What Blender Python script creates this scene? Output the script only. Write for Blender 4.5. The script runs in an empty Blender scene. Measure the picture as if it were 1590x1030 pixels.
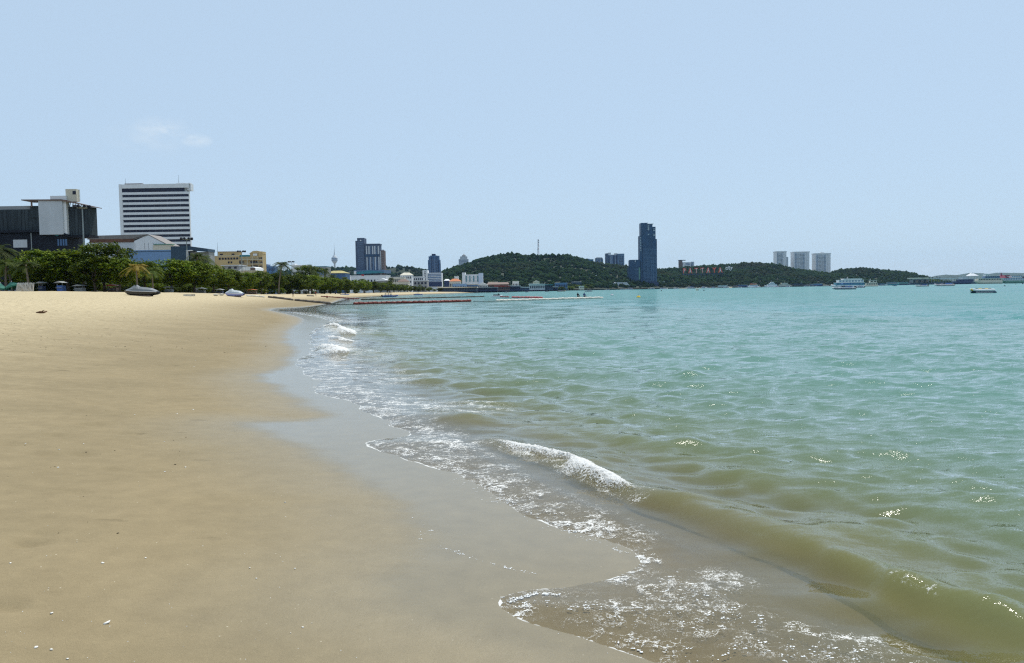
import bpy, bmesh, math, random
import numpy as np
from mathutils import Vector, Matrix, noise as mnoise

# ---------------------------------------------------------------- camera, sky, sun, exposure
scene = bpy.context.scene
COL = scene.collection
random.seed(7); RNG = np.random.default_rng(11)
F, CU, CV = 1220.0, 795.0, 515.0          # focal length and centre in photograph pixels
EYE, PITCH, ROLL = 1.78, math.radians(2.984), 0.0158
FWD = Vector((0, math.cos(PITCH), -math.sin(PITCH))); UP0 = Vector((0, math.sin(PITCH), math.cos(PITCH)))
RT0 = Vector((1, 0, 0))
RT = RT0*math.cos(ROLL) - UP0*math.sin(ROLL); UP = RT0*math.sin(ROLL) + UP0*math.cos(ROLL)
cam_d = bpy.data.cameras.new('camera'); cam = bpy.data.objects.new('camera', cam_d); COL.objects.link(cam)
cam_d.sensor_width = 36; cam_d.lens = F/1590*36; cam_d.clip_start = 0.05; cam_d.clip_end = 60000
cam.matrix_world = Matrix(((RT.x, UP.x, -FWD.x, 0), (RT.y, UP.y, -FWD.y, 0), (RT.z, UP.z, -FWD.z, EYE), (0, 0, 0, 1)))
scene.camera = cam
SUN_AZ, SUN_EL = math.radians(24), math.radians(64)
SUN_STRENGTH, SKY_STRENGTH = 4.2, 0.10
HAZE = 2.3e-5
w = bpy.data.worlds.new('World'); scene.world = w; w.use_nodes = True
nt = w.node_tree; bg = nt.nodes['Background']
sky = nt.nodes.new('ShaderNodeTexSky'); sky.sky_type = 'NISHITA'; sky.sun_disc = False
sky.sun_elevation = SUN_EL; sky.sun_rotation = SUN_AZ; sky.altitude = 0
sky.air_density = 1.0; sky.dust_density = 0.6; sky.ozone_density = 2.2
# thin even tropical veil over the whole dome plus two faint wisps of cloud
veil = nt.nodes.new('ShaderNodeMix'); veil.data_type = 'RGBA'; veil.inputs['Factor'].default_value = 0.78
veil.inputs['B'].default_value = (5.70, 7.35, 9.15, 1)
nt.links.new(sky.outputs['Color'], veil.inputs['A'])
tc = nt.nodes.new('ShaderNodeTexCoord')
cn = nt.nodes.new('ShaderNodeTexNoise'); cn.inputs['Scale'].default_value = 30; cn.inputs['Detail'].default_value = 6; cn.inputs['Roughness'].default_value = .6
mp = nt.nodes.new('ShaderNodeMapping'); mp.inputs['Scale'].default_value = (1, 1, 2.2)
nt.links.new(tc.outputs['Generated'], mp.inputs['Vector']); nt.links.new(mp.outputs['Vector'], cn.inputs['Vector'])
def wmath(op, a, b=None, clamp=False):
    n = nt.nodes.new('ShaderNodeMath'); n.operation = op; n.use_clamp = clamp
    for i, q in enumerate((a, b)):
        if q is None: continue
        if isinstance(q, (int, float)): n.inputs[i].default_value = q
        else: nt.links.new(q, n.inputs[i])
    return n.outputs[0]
def pix_ray(u, v): return (FWD + RT*((u-CU)/F) - UP*((v-CV)/F)).normalized()
wisps = None
for (u, v, rad, amp) in ((252, 201, .036, .8), (304, 218, .020, .9), (230, 215, .05, .3), (1440, 417, .012, .3)):
    d = pix_ray(u, v)
    vm = nt.nodes.new('ShaderNodeVectorMath'); vm.operation = 'DISTANCE'; vm.inputs[1].default_value = d
    sc = nt.nodes.new('ShaderNodeVectorMath'); sc.operation = 'MULTIPLY'; sc.inputs[1].default_value = (1, 1, 2.2)
    vm.inputs[1].default_value = Vector((d.x, d.y, d.z*2.2))
    nt.links.new(tc.outputs['Generated'], sc.inputs[0]); nt.links.new(sc.outputs[0], vm.inputs[0])
    q = wmath('SUBTRACT', 1.0, wmath('DIVIDE', vm.outputs['Value'], rad), True)
    q = wmath('MULTIPLY', wmath('MULTIPLY', wmath('POWER', q, 1.0), amp), wmath('MULTIPLY', wmath('SUBTRACT', cn.outputs['Fac'], .38), 3.0, True))
    wisps = q if wisps is None else wmath('MAXIMUM', wisps, q)
cm = nt.nodes.new('ShaderNodeMix'); cm.data_type = 'RGBA'; cm.inputs['B'].default_value = (7.2, 8.2, 9.1, 1)
nt.links.new(wmath('MULTIPLY', wisps, 1.5, True), cm.inputs['Factor']); nt.links.new(veil.outputs['Result'], cm.inputs['A'])
nt.links.new(cm.outputs['Result'], bg.inputs['Color']); bg.inputs['Strength'].default_value = SKY_STRENGTH
SUNV = Vector((math.sin(SUN_AZ)*math.cos(SUN_EL), math.cos(SUN_AZ)*math.cos(SUN_EL), math.sin(SUN_EL)))
sun_d = bpy.data.lights.new('sun', 'SUN'); sun_d.energy = SUN_STRENGTH; sun_d.angle = math.radians(.53); sun_d.color = (1, .955, .88)
sun = bpy.data.objects.new('sun', sun_d); COL.objects.link(sun); sun.rotation_euler = SUNV.to_track_quat('Z', 'Y').to_euler()
vs = scene.view_settings; scene.display_settings.display_device = 'sRGB'
vs.view_transform = 'Standard'; vs.look = 'None'; vs.gamma = 1; vs.use_curve_mapping = False; vs.exposure = 0
cy = scene.cycles
cy.max_bounces = 6; cy.diffuse_bounces = 2; cy.glossy_bounces = 2; cy.transmission_bounces = 3; cy.transparent_max_bounces = 8; cy.volume_bounces = 0
cy.use_denoising = False; cy.pixel_filter_type = 'BLACKMAN_HARRIS'; cy.filter_width = 1.25; cy.sample_clamp_indirect = 3.0; cy.sample_clamp_direct = 12.0
cy.caustics_reflective = False; cy.caustics_refractive = False

# ---------------------------------------------------------------- pixel <-> place helpers
def hz(u): return 438.8 + ROLL*(1590-u)                       # sea horizon row at photograph column u
def on_plane(u, v, z=0.0):
    d = FWD + RT*((u-CU)/F) - UP*((v-CV)/F); t = (z-EYE)/d.z
    return (d.x*t, d.y*t)
def at(u, v, Y):
    d = FWD + RT*((u-CU)/F) - UP*((v-CV)/F); t = Y/d.y
    return Vector((d.x*t, Y, EYE+d.z*t))

# ---------------------------------------------------------------- materials
def mat(name, rgb, rough=.7, var=.12, scale=3.0, metallic=0.0, spec=.4, stretch=(1, 1, 1), bump=0.0, transl=0.0, rand=0.0, alpha=1.0):
    m = bpy.data.materials.new(name); m.use_nodes = True
    n, l = m.node_tree.nodes, m.node_tree.links; b = n['Principled BSDF']
    b.inputs['Roughness'].default_value = rough; b.inputs['Metallic'].default_value = metallic
    b.inputs['Specular IOR Level'].default_value = spec; b.inputs['Alpha'].default_value = alpha
    t = n.new('ShaderNodeTexCoord'); mp = n.new('ShaderNodeMapping'); mp.inputs['Scale'].default_value = stretch
    no = n.new('ShaderNodeTexNoise'); no.inputs['Scale'].default_value = scale; no.inputs['Detail'].default_value = 5; no.inputs['Roughness'].default_value = .62
    l.new(t.outputs['Object'], mp.inputs['Vector']); l.new(mp.outputs['Vector'], no.inputs['Vector'])
    mx = n.new('ShaderNodeMapRange'); mx.inputs['From Min'].default_value = .28; mx.inputs['From Max'].default_value = .72
    mx.inputs['To Min'].default_value = 1-var; mx.inputs['To Max'].default_value = 1+var
    l.new(no.outputs['Fac'], mx.inputs['Value'])
    val = mx.outputs['Result']
    if rand:
        oi = n.new('ShaderNodeObjectInfo'); r2 = n.new('ShaderNodeMapRange'); r2.inputs['To Min'].default_value = 1-rand; r2.inputs['To Max'].default_value = 1+rand
        l.new(oi.outputs['Random'], r2.inputs['Value']); mm = n.new('ShaderNodeMath'); mm.operation = 'MULTIPLY'
        l.new(val, mm.inputs[0]); l.new(r2.outputs['Result'], mm.inputs[1]); val = mm.outputs[0]
    vm = n.new('ShaderNodeVectorMath'); vm.operation = 'SCALE'; vm.inputs[0].default_value = rgb; l.new(val, vm.inputs['Scale'])
    l.new(vm.outputs[0], b.inputs['Base Color'])
    if bump:
        bp = n.new('ShaderNodeBump'); bp.inputs['Strength'].default_value = bump; bp.inputs['Distance'].default_value = .05
        l.new(no.outputs['Fac'], bp.inputs['Height']); l.new(bp.outputs['Normal'], b.inputs['Normal'])
    if transl:
        tr = n.new('ShaderNodeBsdfTranslucent'); l.new(vm.outputs[0], tr.inputs['Color'])
        ms = n.new('ShaderNodeMixShader'); ms.inputs[0].default_value = transl
        l.new(b.outputs[0], ms.inputs[1]); l.new(tr.outputs[0], ms.inputs[2]); l.new(ms.outputs[0], n['Material Output'].inputs['Surface'])
    return m
M = {}
def MM(key, *a, **k):
    if key not in M: M[key] = mat(key, *a, **k)
    return M[key]

# ---------------------------------------------------------------- mesh helpers
def fast_mesh(name, V, Q, mats=None, attrs=None, smooth=False, midx=None):
    V = np.asarray(V, dtype=np.float32); Q = np.asarray(Q, dtype=np.int32); k = Q.shape[1]
    me = bpy.data.meshes.new(name); me.vertices.add(len(V)); me.vertices.foreach_set('co', V.ravel())
    me.loops.add(Q.size); me.loops.foreach_set('vertex_index', Q.ravel())
    me.polygons.add(len(Q)); me.polygons.foreach_set('loop_start', np.arange(0, Q.size, k, dtype=np.int32))
    me.polygons.foreach_set('loop_total', np.full(len(Q), k, dtype=np.int32))
    for a, arr in (attrs or {}).items():
        at_ = me.attributes.new(a, 'FLOAT', 'POINT'); at_.data.foreach_set('value', np.asarray(arr, dtype=np.float32))
    for m in (mats or []): me.materials.append(m)
    if midx is not None: me.polygons.foreach_set('material_index', np.asarray(midx, dtype=np.int32))
    me.update(calc_edges=True); me.validate()
    if smooth: me.polygons.foreach_set('use_smooth', np.ones(len(me.polygons), dtype=bool))
    return me
def link(name, me, parent=None, loc=None, rz=0):
    o = bpy.data.objects.new(name, me); COL.objects.link(o)
    if parent is not None: o.parent = parent
    if loc is not None: o.location = loc
    if rz: o.rotation_euler = (0, 0, rz)
    return o
def tag(o, label, cat=None, group=None, kind=None):
    o['label'] = label
    if cat: o['category'] = cat
    if group: o['group'] = group
    if kind: o['kind'] = kind
    return o
def thing(name, label, cat, loc, rz=0, group=None):
    o = link(name, None, None, loc, rz); return tag(o, label, cat, group)
def copy_tree(o, parent=None, loc=None, rz=None, scale=None, label=None):
    c = o.copy(); COL.objects.link(c); c.parent = parent
    if loc is not None: c.location = loc
    if rz is not None: c.rotation_euler = (0, 0, rz)
    if scale is not None: c.scale = scale
    if label: c['label'] = label
    for ch in list(o.children): copy_tree(ch, c)
    return c
class MB:
    def __init__(s): s.v = []; s.f = []
    def add(s, vs, fs):
        b = len(s.v); s.v += [tuple(p) for p in vs]; s.f += [tuple(i+b for i in f) for f in fs]; return s
    def box(s, x0, x1, y0, y1, z0, z1):
        return s.add([(x0,y0,z0),(x1,y0,z0),(x1,y1,z0),(x0,y1,z0),(x0,y0,z1),(x1,y0,z1),(x1,y1,z1),(x0,y1,z1)],
                     [(0,3,2,1),(4,5,6,7),(0,1,5,4),(1,2,6,5),(2,3,7,6),(3,0,4,7)])
    def prism(s, poly, y0, y1):                    # poly in x,z extruded along y
        n = len(poly)
        return s.add([(x, y0, z) for x, z in poly] + [(x, y1, z) for x, z in poly],
                     [tuple(range(n)), tuple(range(2*n-1, n-1, -1))] + [(i, i+n, (i+1) % n+n, (i+1) % n) for i in range(n)])
    def tower(s, poly, z0, z1, top=1.0, topc=(0, 0)):            # poly in x,y extruded along z
        n = len(poly)
        return s.add([(x, y, z0) for x, y in poly] + [(topc[0]+(x-topc[0])*top, topc[1]+(y-topc[1])*top, z1) for x, y in poly],
                     [tuple(range(n-1, -1, -1)), tuple(range(n, 2*n))] + [(i, (i+1) % n, (i+1) % n+n, i+n) for i in range(n)])
    def tube(s, pts, rad, n=8, cap=True):
        pts = [Vector(p) for p in pts]; rad = rad if hasattr(rad, '__len__') else [rad]*len(pts)
        rings = []; b = len(s.v)
        for i, p in enumerate(pts):
            d = (pts[min(i+1, len(pts)-1)] - pts[max(i-1, 0)]).normalized()
            a = d.cross(Vector((0, 0, 1)) if abs(d.z) < .9 else Vector((1, 0, 0))).normalized(); c = d.cross(a)
            for k in range(n):
                t = 2*math.pi*k/n; s.v.append(tuple(p + (a*math.cos(t)+c*math.sin(t))*rad[i]))
        for i in range(len(pts)-1):
            for k in range(n):
                s.f.append((b+i*n+k, b+i*n+(k+1) % n, b+(i+1)*n+(k+1) % n, b+(i+1)*n+k))
        if cap:
            s.f.append(tuple(b+k for k in range(n-1, -1, -1))); e = b+(len(pts)-1)*n; s.f.append(tuple(e+k for k in range(n)))
        return s
    def lathe(s, prof, n=12, c=(0, 0)):            # prof list of (r,z)
        return s.tube([(c[0], c[1], z) for r, z in prof], [r for r, z in prof], n)
    def mesh(s, name, m, smooth=False):
        me = bpy.data.meshes.new(name); me.from_pydata(s.v, [], s.f); me.materials.append(m); me.update()
        bm = bmesh.new(); bm.from_mesh(me); bmesh.ops.recalc_face_normals(bm, faces=bm.faces); bm.to_mesh(me); bm.free()
        if smooth: me.polygons.foreach_set('use_smooth', np.ones(len(me.polygons), dtype=bool))
        return me
    def build(s, name, m, parent=None, smooth=False, loc=None):
        return link(name, s.mesh(name, m, smooth), parent, loc)
def box(name, m, parent, x0, x1, y0, y1, z0, z1): return MB().box(x0, x1, y0, y1, z0, z1).build(name, m, parent)

# ---------------------------------------------------------------- plan of the bay: shoreline, swash edge, heights
def world_px(pts, z):
    L = [on_plane(u, v, z) for u, v in pts]
    for _ in range(2):                               # round the corners
        Q = [L[0]]
        for (x0, y0), (x1, y1) in zip(L[:-1], L[1:]): Q += [(x0*.75+x1*.25, y0*.75+y1*.25), (x0*.25+x1*.75, y0*.25+y1*.75)]
        L = Q+[L[-1]]
    return L
MPX = [(1200,1060),(1130,1000),(1085,930),(1045,860),(960,812),(860,766),(780,730),(705,690),(650,658),(605,634),(560,608),(530,580),(512,556),(514,530),(522,508),(530,498),(505,488),(478,483),(490,477),(520,471)]
SHORE = [(6000,-20000),(300,-1000),(30,-100),(8,-20),(2.2,0)] + world_px(MPX, 0) + \
        [(-52,262),(-60,380),(-62,550),(-50,750),(-40,880),(-38,1000),(-25,1150),(25,1350),(90,1560),(180,1780),(350,2000),(560,2100),(876,2300),(1190,2500),(1383,2700),(1500,3000),(1400,4000),(500,6000),(-6000,9000)]
SPX = [(1110,1060),(1035,1028),(960,1008),(885,985),(795,962),(772,930),(830,916),(925,908),(985,886),(1008,862),(930,832),(870,815),(800,782),(755,752),(700,727),(610,706),(551,690),(575,681),(645,672),(605,657),(581,647),(594,645),(576,639),(551,626),(513,615),(476,602),(490,597),(507,593),(476,577),(455,563),(468,556),(488,545),(480,530),(488,515),(502,504),(515,498),(490,492),(450,487),(420,484),(440,481),(470,478.5),(500,473.5),(514,471)]
SWASH = [(6000,-20002),(297,-1000),(28,-100),(6,-20),(1.5,0)] + world_px(SPX, .04) + [(-54,262),(-62,380),(-64,550),(-52,750),(-40,880)] + SHORE[SHORE.index((-38,1000)):]
WPX = [(880,1060),(760,1000),(640,965),(560,935),(590,890),(625,850),(605,800),(560,755),(500,727),(453,701),(400,682),(345,660),(420,652),(500,645),(465,629),(415,603),(382,585),(412,575),(437,566),(434,553),(457,544),(431,531),(443,511),(472,497),(440,489),(410,484.5),(430,480),(470,477),(500,472.5),(514,470)]
WET = [(6000,-20004),(295,-1000),(26,-100),(4,-20),(.6,0)] + world_px(WPX, .07) + [(-56,262),(-64,380),(-66,550),(-54,750),(-42,880)] + SHORE[SHORE.index((-38,1000)):]
def inside(poly, X, Y):
    r = np.zeros(X.shape, dtype=bool); n = len(poly)
    for i in range(n):
        x0, y0 = poly[i]; x1, y1 = poly[(i+1) % n]
        if y0 == y1: continue
        c = ((y0 > Y) != (y1 > Y)) & (X < (x1-x0)*(Y-y0)/(y1-y0)+x0); r ^= c
    return r
def line_dist(line, X, Y, param=False):
    best = np.full(X.shape, 1e18); tt = np.zeros(X.shape)
    for i in range(len(line)-1):
        x0, y0 = line[i]; x1, y1 = line[i+1]; dx, dy = x1-x0, y1-y0; L2 = dx*dx+dy*dy+1e-12
        t = np.clip(((X-x0)*dx+(Y-y0)*dy)/L2, 0, 1); d = (X-x0-t*dx)**2+(Y-y0-t*dy)**2
        m = d < best; best = np.where(m, d, best); tt = np.where(m, i+t, tt)
    return (np.sqrt(best), tt) if param else np.sqrt(best)
CLOSE = [(-40000, 9000), (-40000, -20000)]
def signed(line, X, Y):                               # positive = inland
    d = line_dist(line, X, Y); return np.where(inside(line+CLOSE, X, Y), d, -d)
PS = [-3000,-200,-60,-20,-8,-3,-1,0,1.5,3,8,17,25,45,300,4000]
PZ = [-9,-4.5,-2.8,-1.7,-.95,-.36,-.11,0,.05,.14,.58,1.6,2.2,2.85,3.0,3.2]
def vnoise(X, Y, s, seed=0):                          # smooth value noise in plan
    x = X*s; y = Y*s; xi = np.floor(x).astype(np.int64); yi = np.floor(y).astype(np.int64); fx = x-xi; fy = y-yi
    fx = fx*fx*(3-2*fx); fy = fy*fy*(3-2*fy)
    def h(a, b):
        n = (a*374761393 + b*668265263 + seed*982451653) & 0xffffffff; n = ((n ^ (n >> 13))*1274126177) & 0xffffffff
        return ((n ^ (n >> 16)) & 0xffff)/32767.5-1
    return (h(xi,yi)*(1-fx)+h(xi+1,yi)*fx)*(1-fy)+(h(xi,yi+1)*(1-fx)+h(xi+1,yi+1)*fx)*fy
FOOT = []                                            # shallow prints and scuffs in the sand (x, y, half length, half width, depth)
def sand_z(X, Y, s=None):
    X = np.asarray(X, dtype=float); Y = np.asarray(Y, dtype=float)
    if s is None: s = signed(SHORE, X, Y)
    z = np.interp(s, PS, PZ); k = np.interp(Y, [-50,150,200,300,500,900], [1,1,.84,.70,.62,.6])
    z = np.where(s > 0, z*k, z)
    dry = np.clip((s-5)/12, 0, 1)
    z = z + dry*(.05*vnoise(X, Y, .25, 1)+.03*vnoise(X, Y, .8, 2)+.012*vnoise(X, Y, 2.3, 3)) + np.clip(s/4, 0, 1)*.010*vnoise(X, Y, .45, 4)
    return z
def zs(x, y): return float(sand_z(np.array([x]), np.array([y]))[0])
def hit(u, v, y0=3.0, y1=700.0):
    d = FWD + RT*((u-CU)/F) - UP*((v-CV)/F); Ys = np.geomspace(y0, y1, 1500); t = Ys/d.y
    z = EYE+d.z*t; zz = sand_z(d.x*t, Ys); k = np.where(z < zz)[0]
    k = k[0] if len(k) else len(Ys)-1
    return Vector((d.x*t[k], Ys[k], zz[k]))
# ---------------------------------------------------------------- ground and sea on one polar net
az = np.concatenate([np.radians(np.linspace(-180, -52, 33))[:-1], np.radians(np.arange(-52, 52, .16)), np.radians(np.linspace(52, 180, 33))])
rr = [.7]
while rr[-1] < 60: rr.append(rr[-1]*1.008)
while rr[-1] < 5000: rr.append(rr[-1]*1.012)
while rr[-1] < 30000: rr.append(rr[-1]*1.08)
rr = np.array(rr); NR, NA = len(rr), len(az)
RG, AG = np.meshgrid(rr, az, indexing='ij'); GX = RG*np.sin(AG); GY = RG*np.cos(AG)
S = signed(SHORE, GX, GY); DS = -signed(SWASH, GX, GY); DW = -signed(WET, GX, GY)      # DS, DW positive seaward of the swash / wet edge
DS = DS + np.where(RG < 60, .10*vnoise(GX, GY, 1.1, 20)+.06*vnoise(GX, GY, 2.6, 21)+.03*vnoise(GX, GY, 7, 22), 0)*np.clip(RG/9, .35, 1.6)
ZS = sand_z(GX, GY, S)
for (u, v, hl, hw, dp) in [(52,842,.14,.05,.02),(33,846,.07,.04,.02),(12,942,.12,.05,.02),(60,830,.10,.04,.012),(125,706,.14,.05,.02),(70,707,.16,.05,.015),(200,674,.2,.05,.02),(88,676,.2,.06,.02),(145,659,.22,.07,.025),(130,640,.2,.06,.015),(12,690,.22,.08,.02),(178,730,.14,.05,.015),(120,766,.12,.05,.012),(150,628,.22,.06,.02),(205,585,.25,.07,.02),(172,583,.2,.06,.02),(158,563,.25,.07,.03),(140,550,.22,.06,.02),(208,538,.25,.08,.03),(258,544,.22,.06,.02),(142,541,.22,.06,.02),(65,551,.3,.08,.03),(32,547,.26,.08,.03),(92,520,.3,.08,.03),(78,527,.3,.08,.03),(100,533,.26,.07,.025),(180,513,.3,.07,.03),(232,514,.3,.07,.03),(255,569,.22,.06,.025),(35,558,.3,.08,.02),(150,494,.35,.1,.03),(205,498,.3,.1,.03),(255,497,.3,.1,.03),(310,524,.25,.07,.02),(350,493,.3,.09,.03),(50,500,.4,.1,.03)]:
    p = hit(u, v); n = RG < 90
    dx = GX-p.x; dy = GY-p.y; ZS = ZS - np.where(n, dp*1.6*np.exp(-(dx/hl)**2-(dy/(hw*1.3))**2), 0)
# water surface: wind chop + shoaling waves + thin swash film
DR = RG*np.where(RG < 60, .008, .012); WZ = np.zeros_like(GX)
calm = np.clip((-S+.3)/2.6, 0, 1); calm = calm*calm*(3-2*calm); rng = np.random.default_rng(5)
for i in range(64):
    L = .26*(7/.26)**((i+rng.random())/64); th = math.radians(203) + rng.normal()*(.62 if L < 2 else .40)
    kx, ky = math.sin(th)*2*math.pi/L, math.cos(th)*2*math.pi/L
    sl = (.060 if L < .6 else .042 if L < 1.6 else .025)*(1 if L < 4 else .7); a = sl*L/(2*math.pi)
    fade = np.clip((L-2.2*DR)/(2.5*DR), 0, 1)
    ph = kx*GX+ky*GY+rng.random()*6.283
    WZ += a*fade*(np.sin(ph)+.35*(np.exp(1.2*(np.sin(ph)-1))*2-.8))*(np.clip(.9+.1*(-S)/25, .9, 1.0) if L < 1.1 else np.clip(.25+.75*(-S)/45, .25, 1.0))
WZ *= calm*(1+.35*vnoise(GX, GY, .12, 8))
FOAM = np.zeros_like(GX); CZ = np.zeros_like(GX)
near = RG < 75
def crest(pix, amps, wf, wb, zc, wob=.1, fo=None):
    line = [on_plane(u, v, z) for (u, v), z in zip(pix, zc)]
    X = GX[near]; Y = GY[near]
    Xw = X+wob*vnoise(X, Y, 1.1, 31)+wob*.4*vnoise(X, Y, 3.3, 32); Yw = Y+wob*vnoise(X, Y, 1.1, 33)+wob*.4*vnoise(X, Y, 3.3, 34)
    d, t = line_dist(line, Xw, Yw, True)
    i = np.clip(t.astype(int), 0, len(line)-2); P = np.array(line); a = P[i]; b = P[i+1]
    side = (b[:, 0]-a[:, 0])*(Yw-a[:, 1])-(b[:, 1]-a[:, 1])*(Xw-a[:, 0])      # > 0 : seaward when the line runs towards the camera
    A = np.interp(t, np.arange(len(amps)), amps)*(1+.22*vnoise(X, Y, 1.6, 35)); sc = np.interp(t, np.arange(len(amps)), wf), np.interp(t, np.arange(len(amps)), wb)
    ks = np.clip(np.sign(side)*d/.12*.5+.5, 0, 1); w = sc[0]+(sc[1]-sc[0])*ks; CZ[near] += A*np.exp(-(d/w)**2)
    return line
W1 = crest([(735,668),(770,683),(870,708),(985,758),(1120,795),(1250,838),(1390,905),(1440,925),(1590,985),(1720,1045)], [.0,.07,.11,.12,.12,.11,.09,.08,.08,.08], [.3,.22,.2,.18,.2,.15,.12,.14,.2,.2], [.42,.4,.4,.4,.36,.34,.32,.32,.32,.32], [0,.05,.08,.1,.1,.1,.08,.07,.07,.06])
crest([(1180,800),(1290,815),(1430,862),(1590,908),(1750,960)], [0,.05,.065,.065,.06], [.22]*5, [.4]*5, [.05,.07,.1,.1,.1])
crest([(660,634),(720,648),(800,658),(930,674),(1060,700),(1200,735),(1400,765),(1650,800)], [.01,.11,.07,.05,.05,.06,.05,.04], [.5,.35,.35,.4,.4,.4,.4,.4], [.8]*8, [0,.08,.08,.06,.05,.06,.05,.04], .2)
crest([(500,543),(525,546),(560,552),(640,566),(760,580)], [.05,.16,.10,.05,.0], [.7]*5, [2]*5, [0,.1,.1,.05,.0], .3)
crest([(490,508),(515,512),(548,520),(600,526)], [.05,.26,.2,.0], [1.2]*4, [3]*4, [0,.1,.1,0], .4)
crest([(590,566),(640,563),(700,575),(780,592),(900,602)], [.0,.06,.06,.04,0], [.7]*5, [1.2]*5, [0,.05,.05,.05,0], .3)
crest([(1060,905),(1110,922),(1200,945),(1290,967),(1420,1002),(1520,1040)], [0,.010,.012,.012,.010,.005], [.10]*6, [.22]*6, [.03]*6, .06)
crest([(560,640),(620,648),(690,660),(740,676)], [0,.05,.05,0], [.4]*4, [.7]*4, [.03]*4, .15)
for _ in range(7): CZ[1:-1, 1:-1] = .5*CZ[1:-1, 1:-1]+.17*(CZ[:-2, 1:-1]+CZ[2:, 1:-1])+.08*(CZ[1:-1, :-2]+CZ[1:-1, 2:])
WZ += CZ
CZ = np.zeros_like(GX)                               # thin curling lip at the foot of the nearest wave
crest([(1225,846),(1260,860),(1310,884),(1390,922),(1440,940),(1510,962),(1590,992),(1680,1030)], [0,.035,.05,.055,.05,.045,.045,.04], [.035]*8, [.22]*8, [.04]*8, .03)
crest([(975,768),(1000,777),(1040,786),(1080,797)], [0,.04,.035,0], [.03]*4, [.2]*4, [.06]*4, .02)
for _ in range(1): CZ[1:-1, :] = .6*CZ[1:-1, :]+.2*(CZ[:-2, :]+CZ[2:, :])
WZ += CZ
for pix, r, dn in [([(735,735),(850,782),(950,830)], .30, .62), ([(800,940),(950,950),(1080,955),(1230,985),(1350,1010)], .30, .40), ([(1000,905),(1120,900)], .25, .4),
                   ([(500,601),(600,628),(700,636)], .8, .78), ([(500,600),(560,632),(640,662),(700,690)], .35, .85), ([(620,665),(690,692),(770,742)], .35, .55),
                   ([(470,566),(520,575),(560,588)], 1.3, .62), ([(510,511),(545,521)], 1.0, .95), ([(508,535),(520,545),(532,550)], .8, .95), ([(480,530),(500,560)], 2, .5), ([(430,484),(480,491),(522,500)], 1.7, .85),
                   ([(770,690),(870,722),(990,776)], .13, .75), ([(870,810),(985,848),(1000,868),(960,895)], .09, 1.0), ([(560,686),(640,700),(740,738)], .25, .55),
                   ([(960,1000),(1040,1015)], .2, .5), ([(480,478),(515,472)], 4, .8), ([(1395,925),(1450,945)], .05, .5)]:
    L = [on_plane(u, v, .03) for u, v in pix]; d = line_dist(L, GX[near], GY[near]); FOAM[near] = np.maximum(FOAM[near], dn*np.exp(-(d/r)**2))
film = np.minimum(.045, .06*DS)
hh_ = np.clip(.5+.5*(WZ-ZS-film)/.06, 0, 1); SM = (ZS+film)+(WZ-ZS-film)*hh_+.06*hh_*(1-hh_)
WZF = np.where(DS > 0, (ZS+film)+(SM-ZS-film)*np.clip(DS/.3, 0, 1), ZS+film)
DEPTH = np.clip(WZF-ZS, 0, 20)
idx = np.arange(NR*NA).reshape(NR, NA)
A0 = idx[:-1, :-1]; B0 = idx[:-1, 1:]; C0 = idx[1:, 1:]; D0 = idx[1:, :-1]
def quads(mask):                                     # keep quads whose any corner is in mask
    k = mask[:-1, :-1] | mask[:-1, 1:] | mask[1:, 1:] | mask[1:, :-1]
    return np.stack([A0[k], B0[k], C0[k], D0[k]], 1)
def sub(Q, Z, at_):
    u, inv = np.unique(Q, return_inverse=True)
    V = np.stack([GX.ravel()[u], GY.ravel()[u], Z.ravel()[u]], 1)
    return V, inv.reshape(Q.shape), {k: a.ravel()[u] for k, a in at_.items()}
def node_mat(name):
    m = bpy.data.materials.new(name); m.use_nodes = True; t = m.node_tree
    for n in list(t.nodes): t.nodes.remove(n)
    return m, t
class NT:
    def __init__(s, t): s.t = t
    def n(s, ty, ins=None, **props):
        x = s.t.nodes.new(ty)
        for k, v in props.items(): setattr(x, k, v)
        for k, v in (ins or {}).items(): s.set(x.inputs[k], v)
        return x
    def set(s, sock, v):
        if hasattr(v, 'is_output') or isinstance(v, bpy.types.NodeSocket): s.t.links.new(v, sock)
        else: sock.default_value = v
    def m(s, op, a, b=0.0, c=None, clamp=False):
        x = s.t.nodes.new('ShaderNodeMath'); x.operation = op; x.use_clamp = clamp
        s.set(x.inputs[0], a); s.set(x.inputs[1], b)
        if c is not None: s.set(x.inputs[2], c)
        return x.outputs[0]
    def ss(s, x, a, b):                              # smoothstep
        return s.n('ShaderNodeMapRange', {'Value': x, 'From Min': a, 'From Max': b}, interpolation_type='SMOOTHSTEP').outputs['Result']
    def attr(s, name): return s.n('ShaderNodeAttribute', attribute_name=name).outputs['Fac']
    def mix(s, f, a, b): 
        x = s.n('ShaderNodeMix', data_type='RGBA'); s.set(x.inputs['Factor'], f); s.set(x.inputs['A'], a); s.set(x.inputs['B'], b); return x.outputs['Result']
    def noise(s, vec, scale, detail=3, rough=.55): return s.n('ShaderNodeTexNoise', {'Vector': vec, 'Scale': scale, 'Detail': detail, 'Roughness': rough})
    def vec(s, op, a, b=None, scale=None):
        x = s.t.nodes.new('ShaderNodeVectorMath'); x.operation = op; s.set(x.inputs[0], a)
        if b is not None: s.set(x.inputs[1], b)
        if scale is not None: s.set(x.inputs['Scale'], scale)
        return x.outputs[0]

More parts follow.
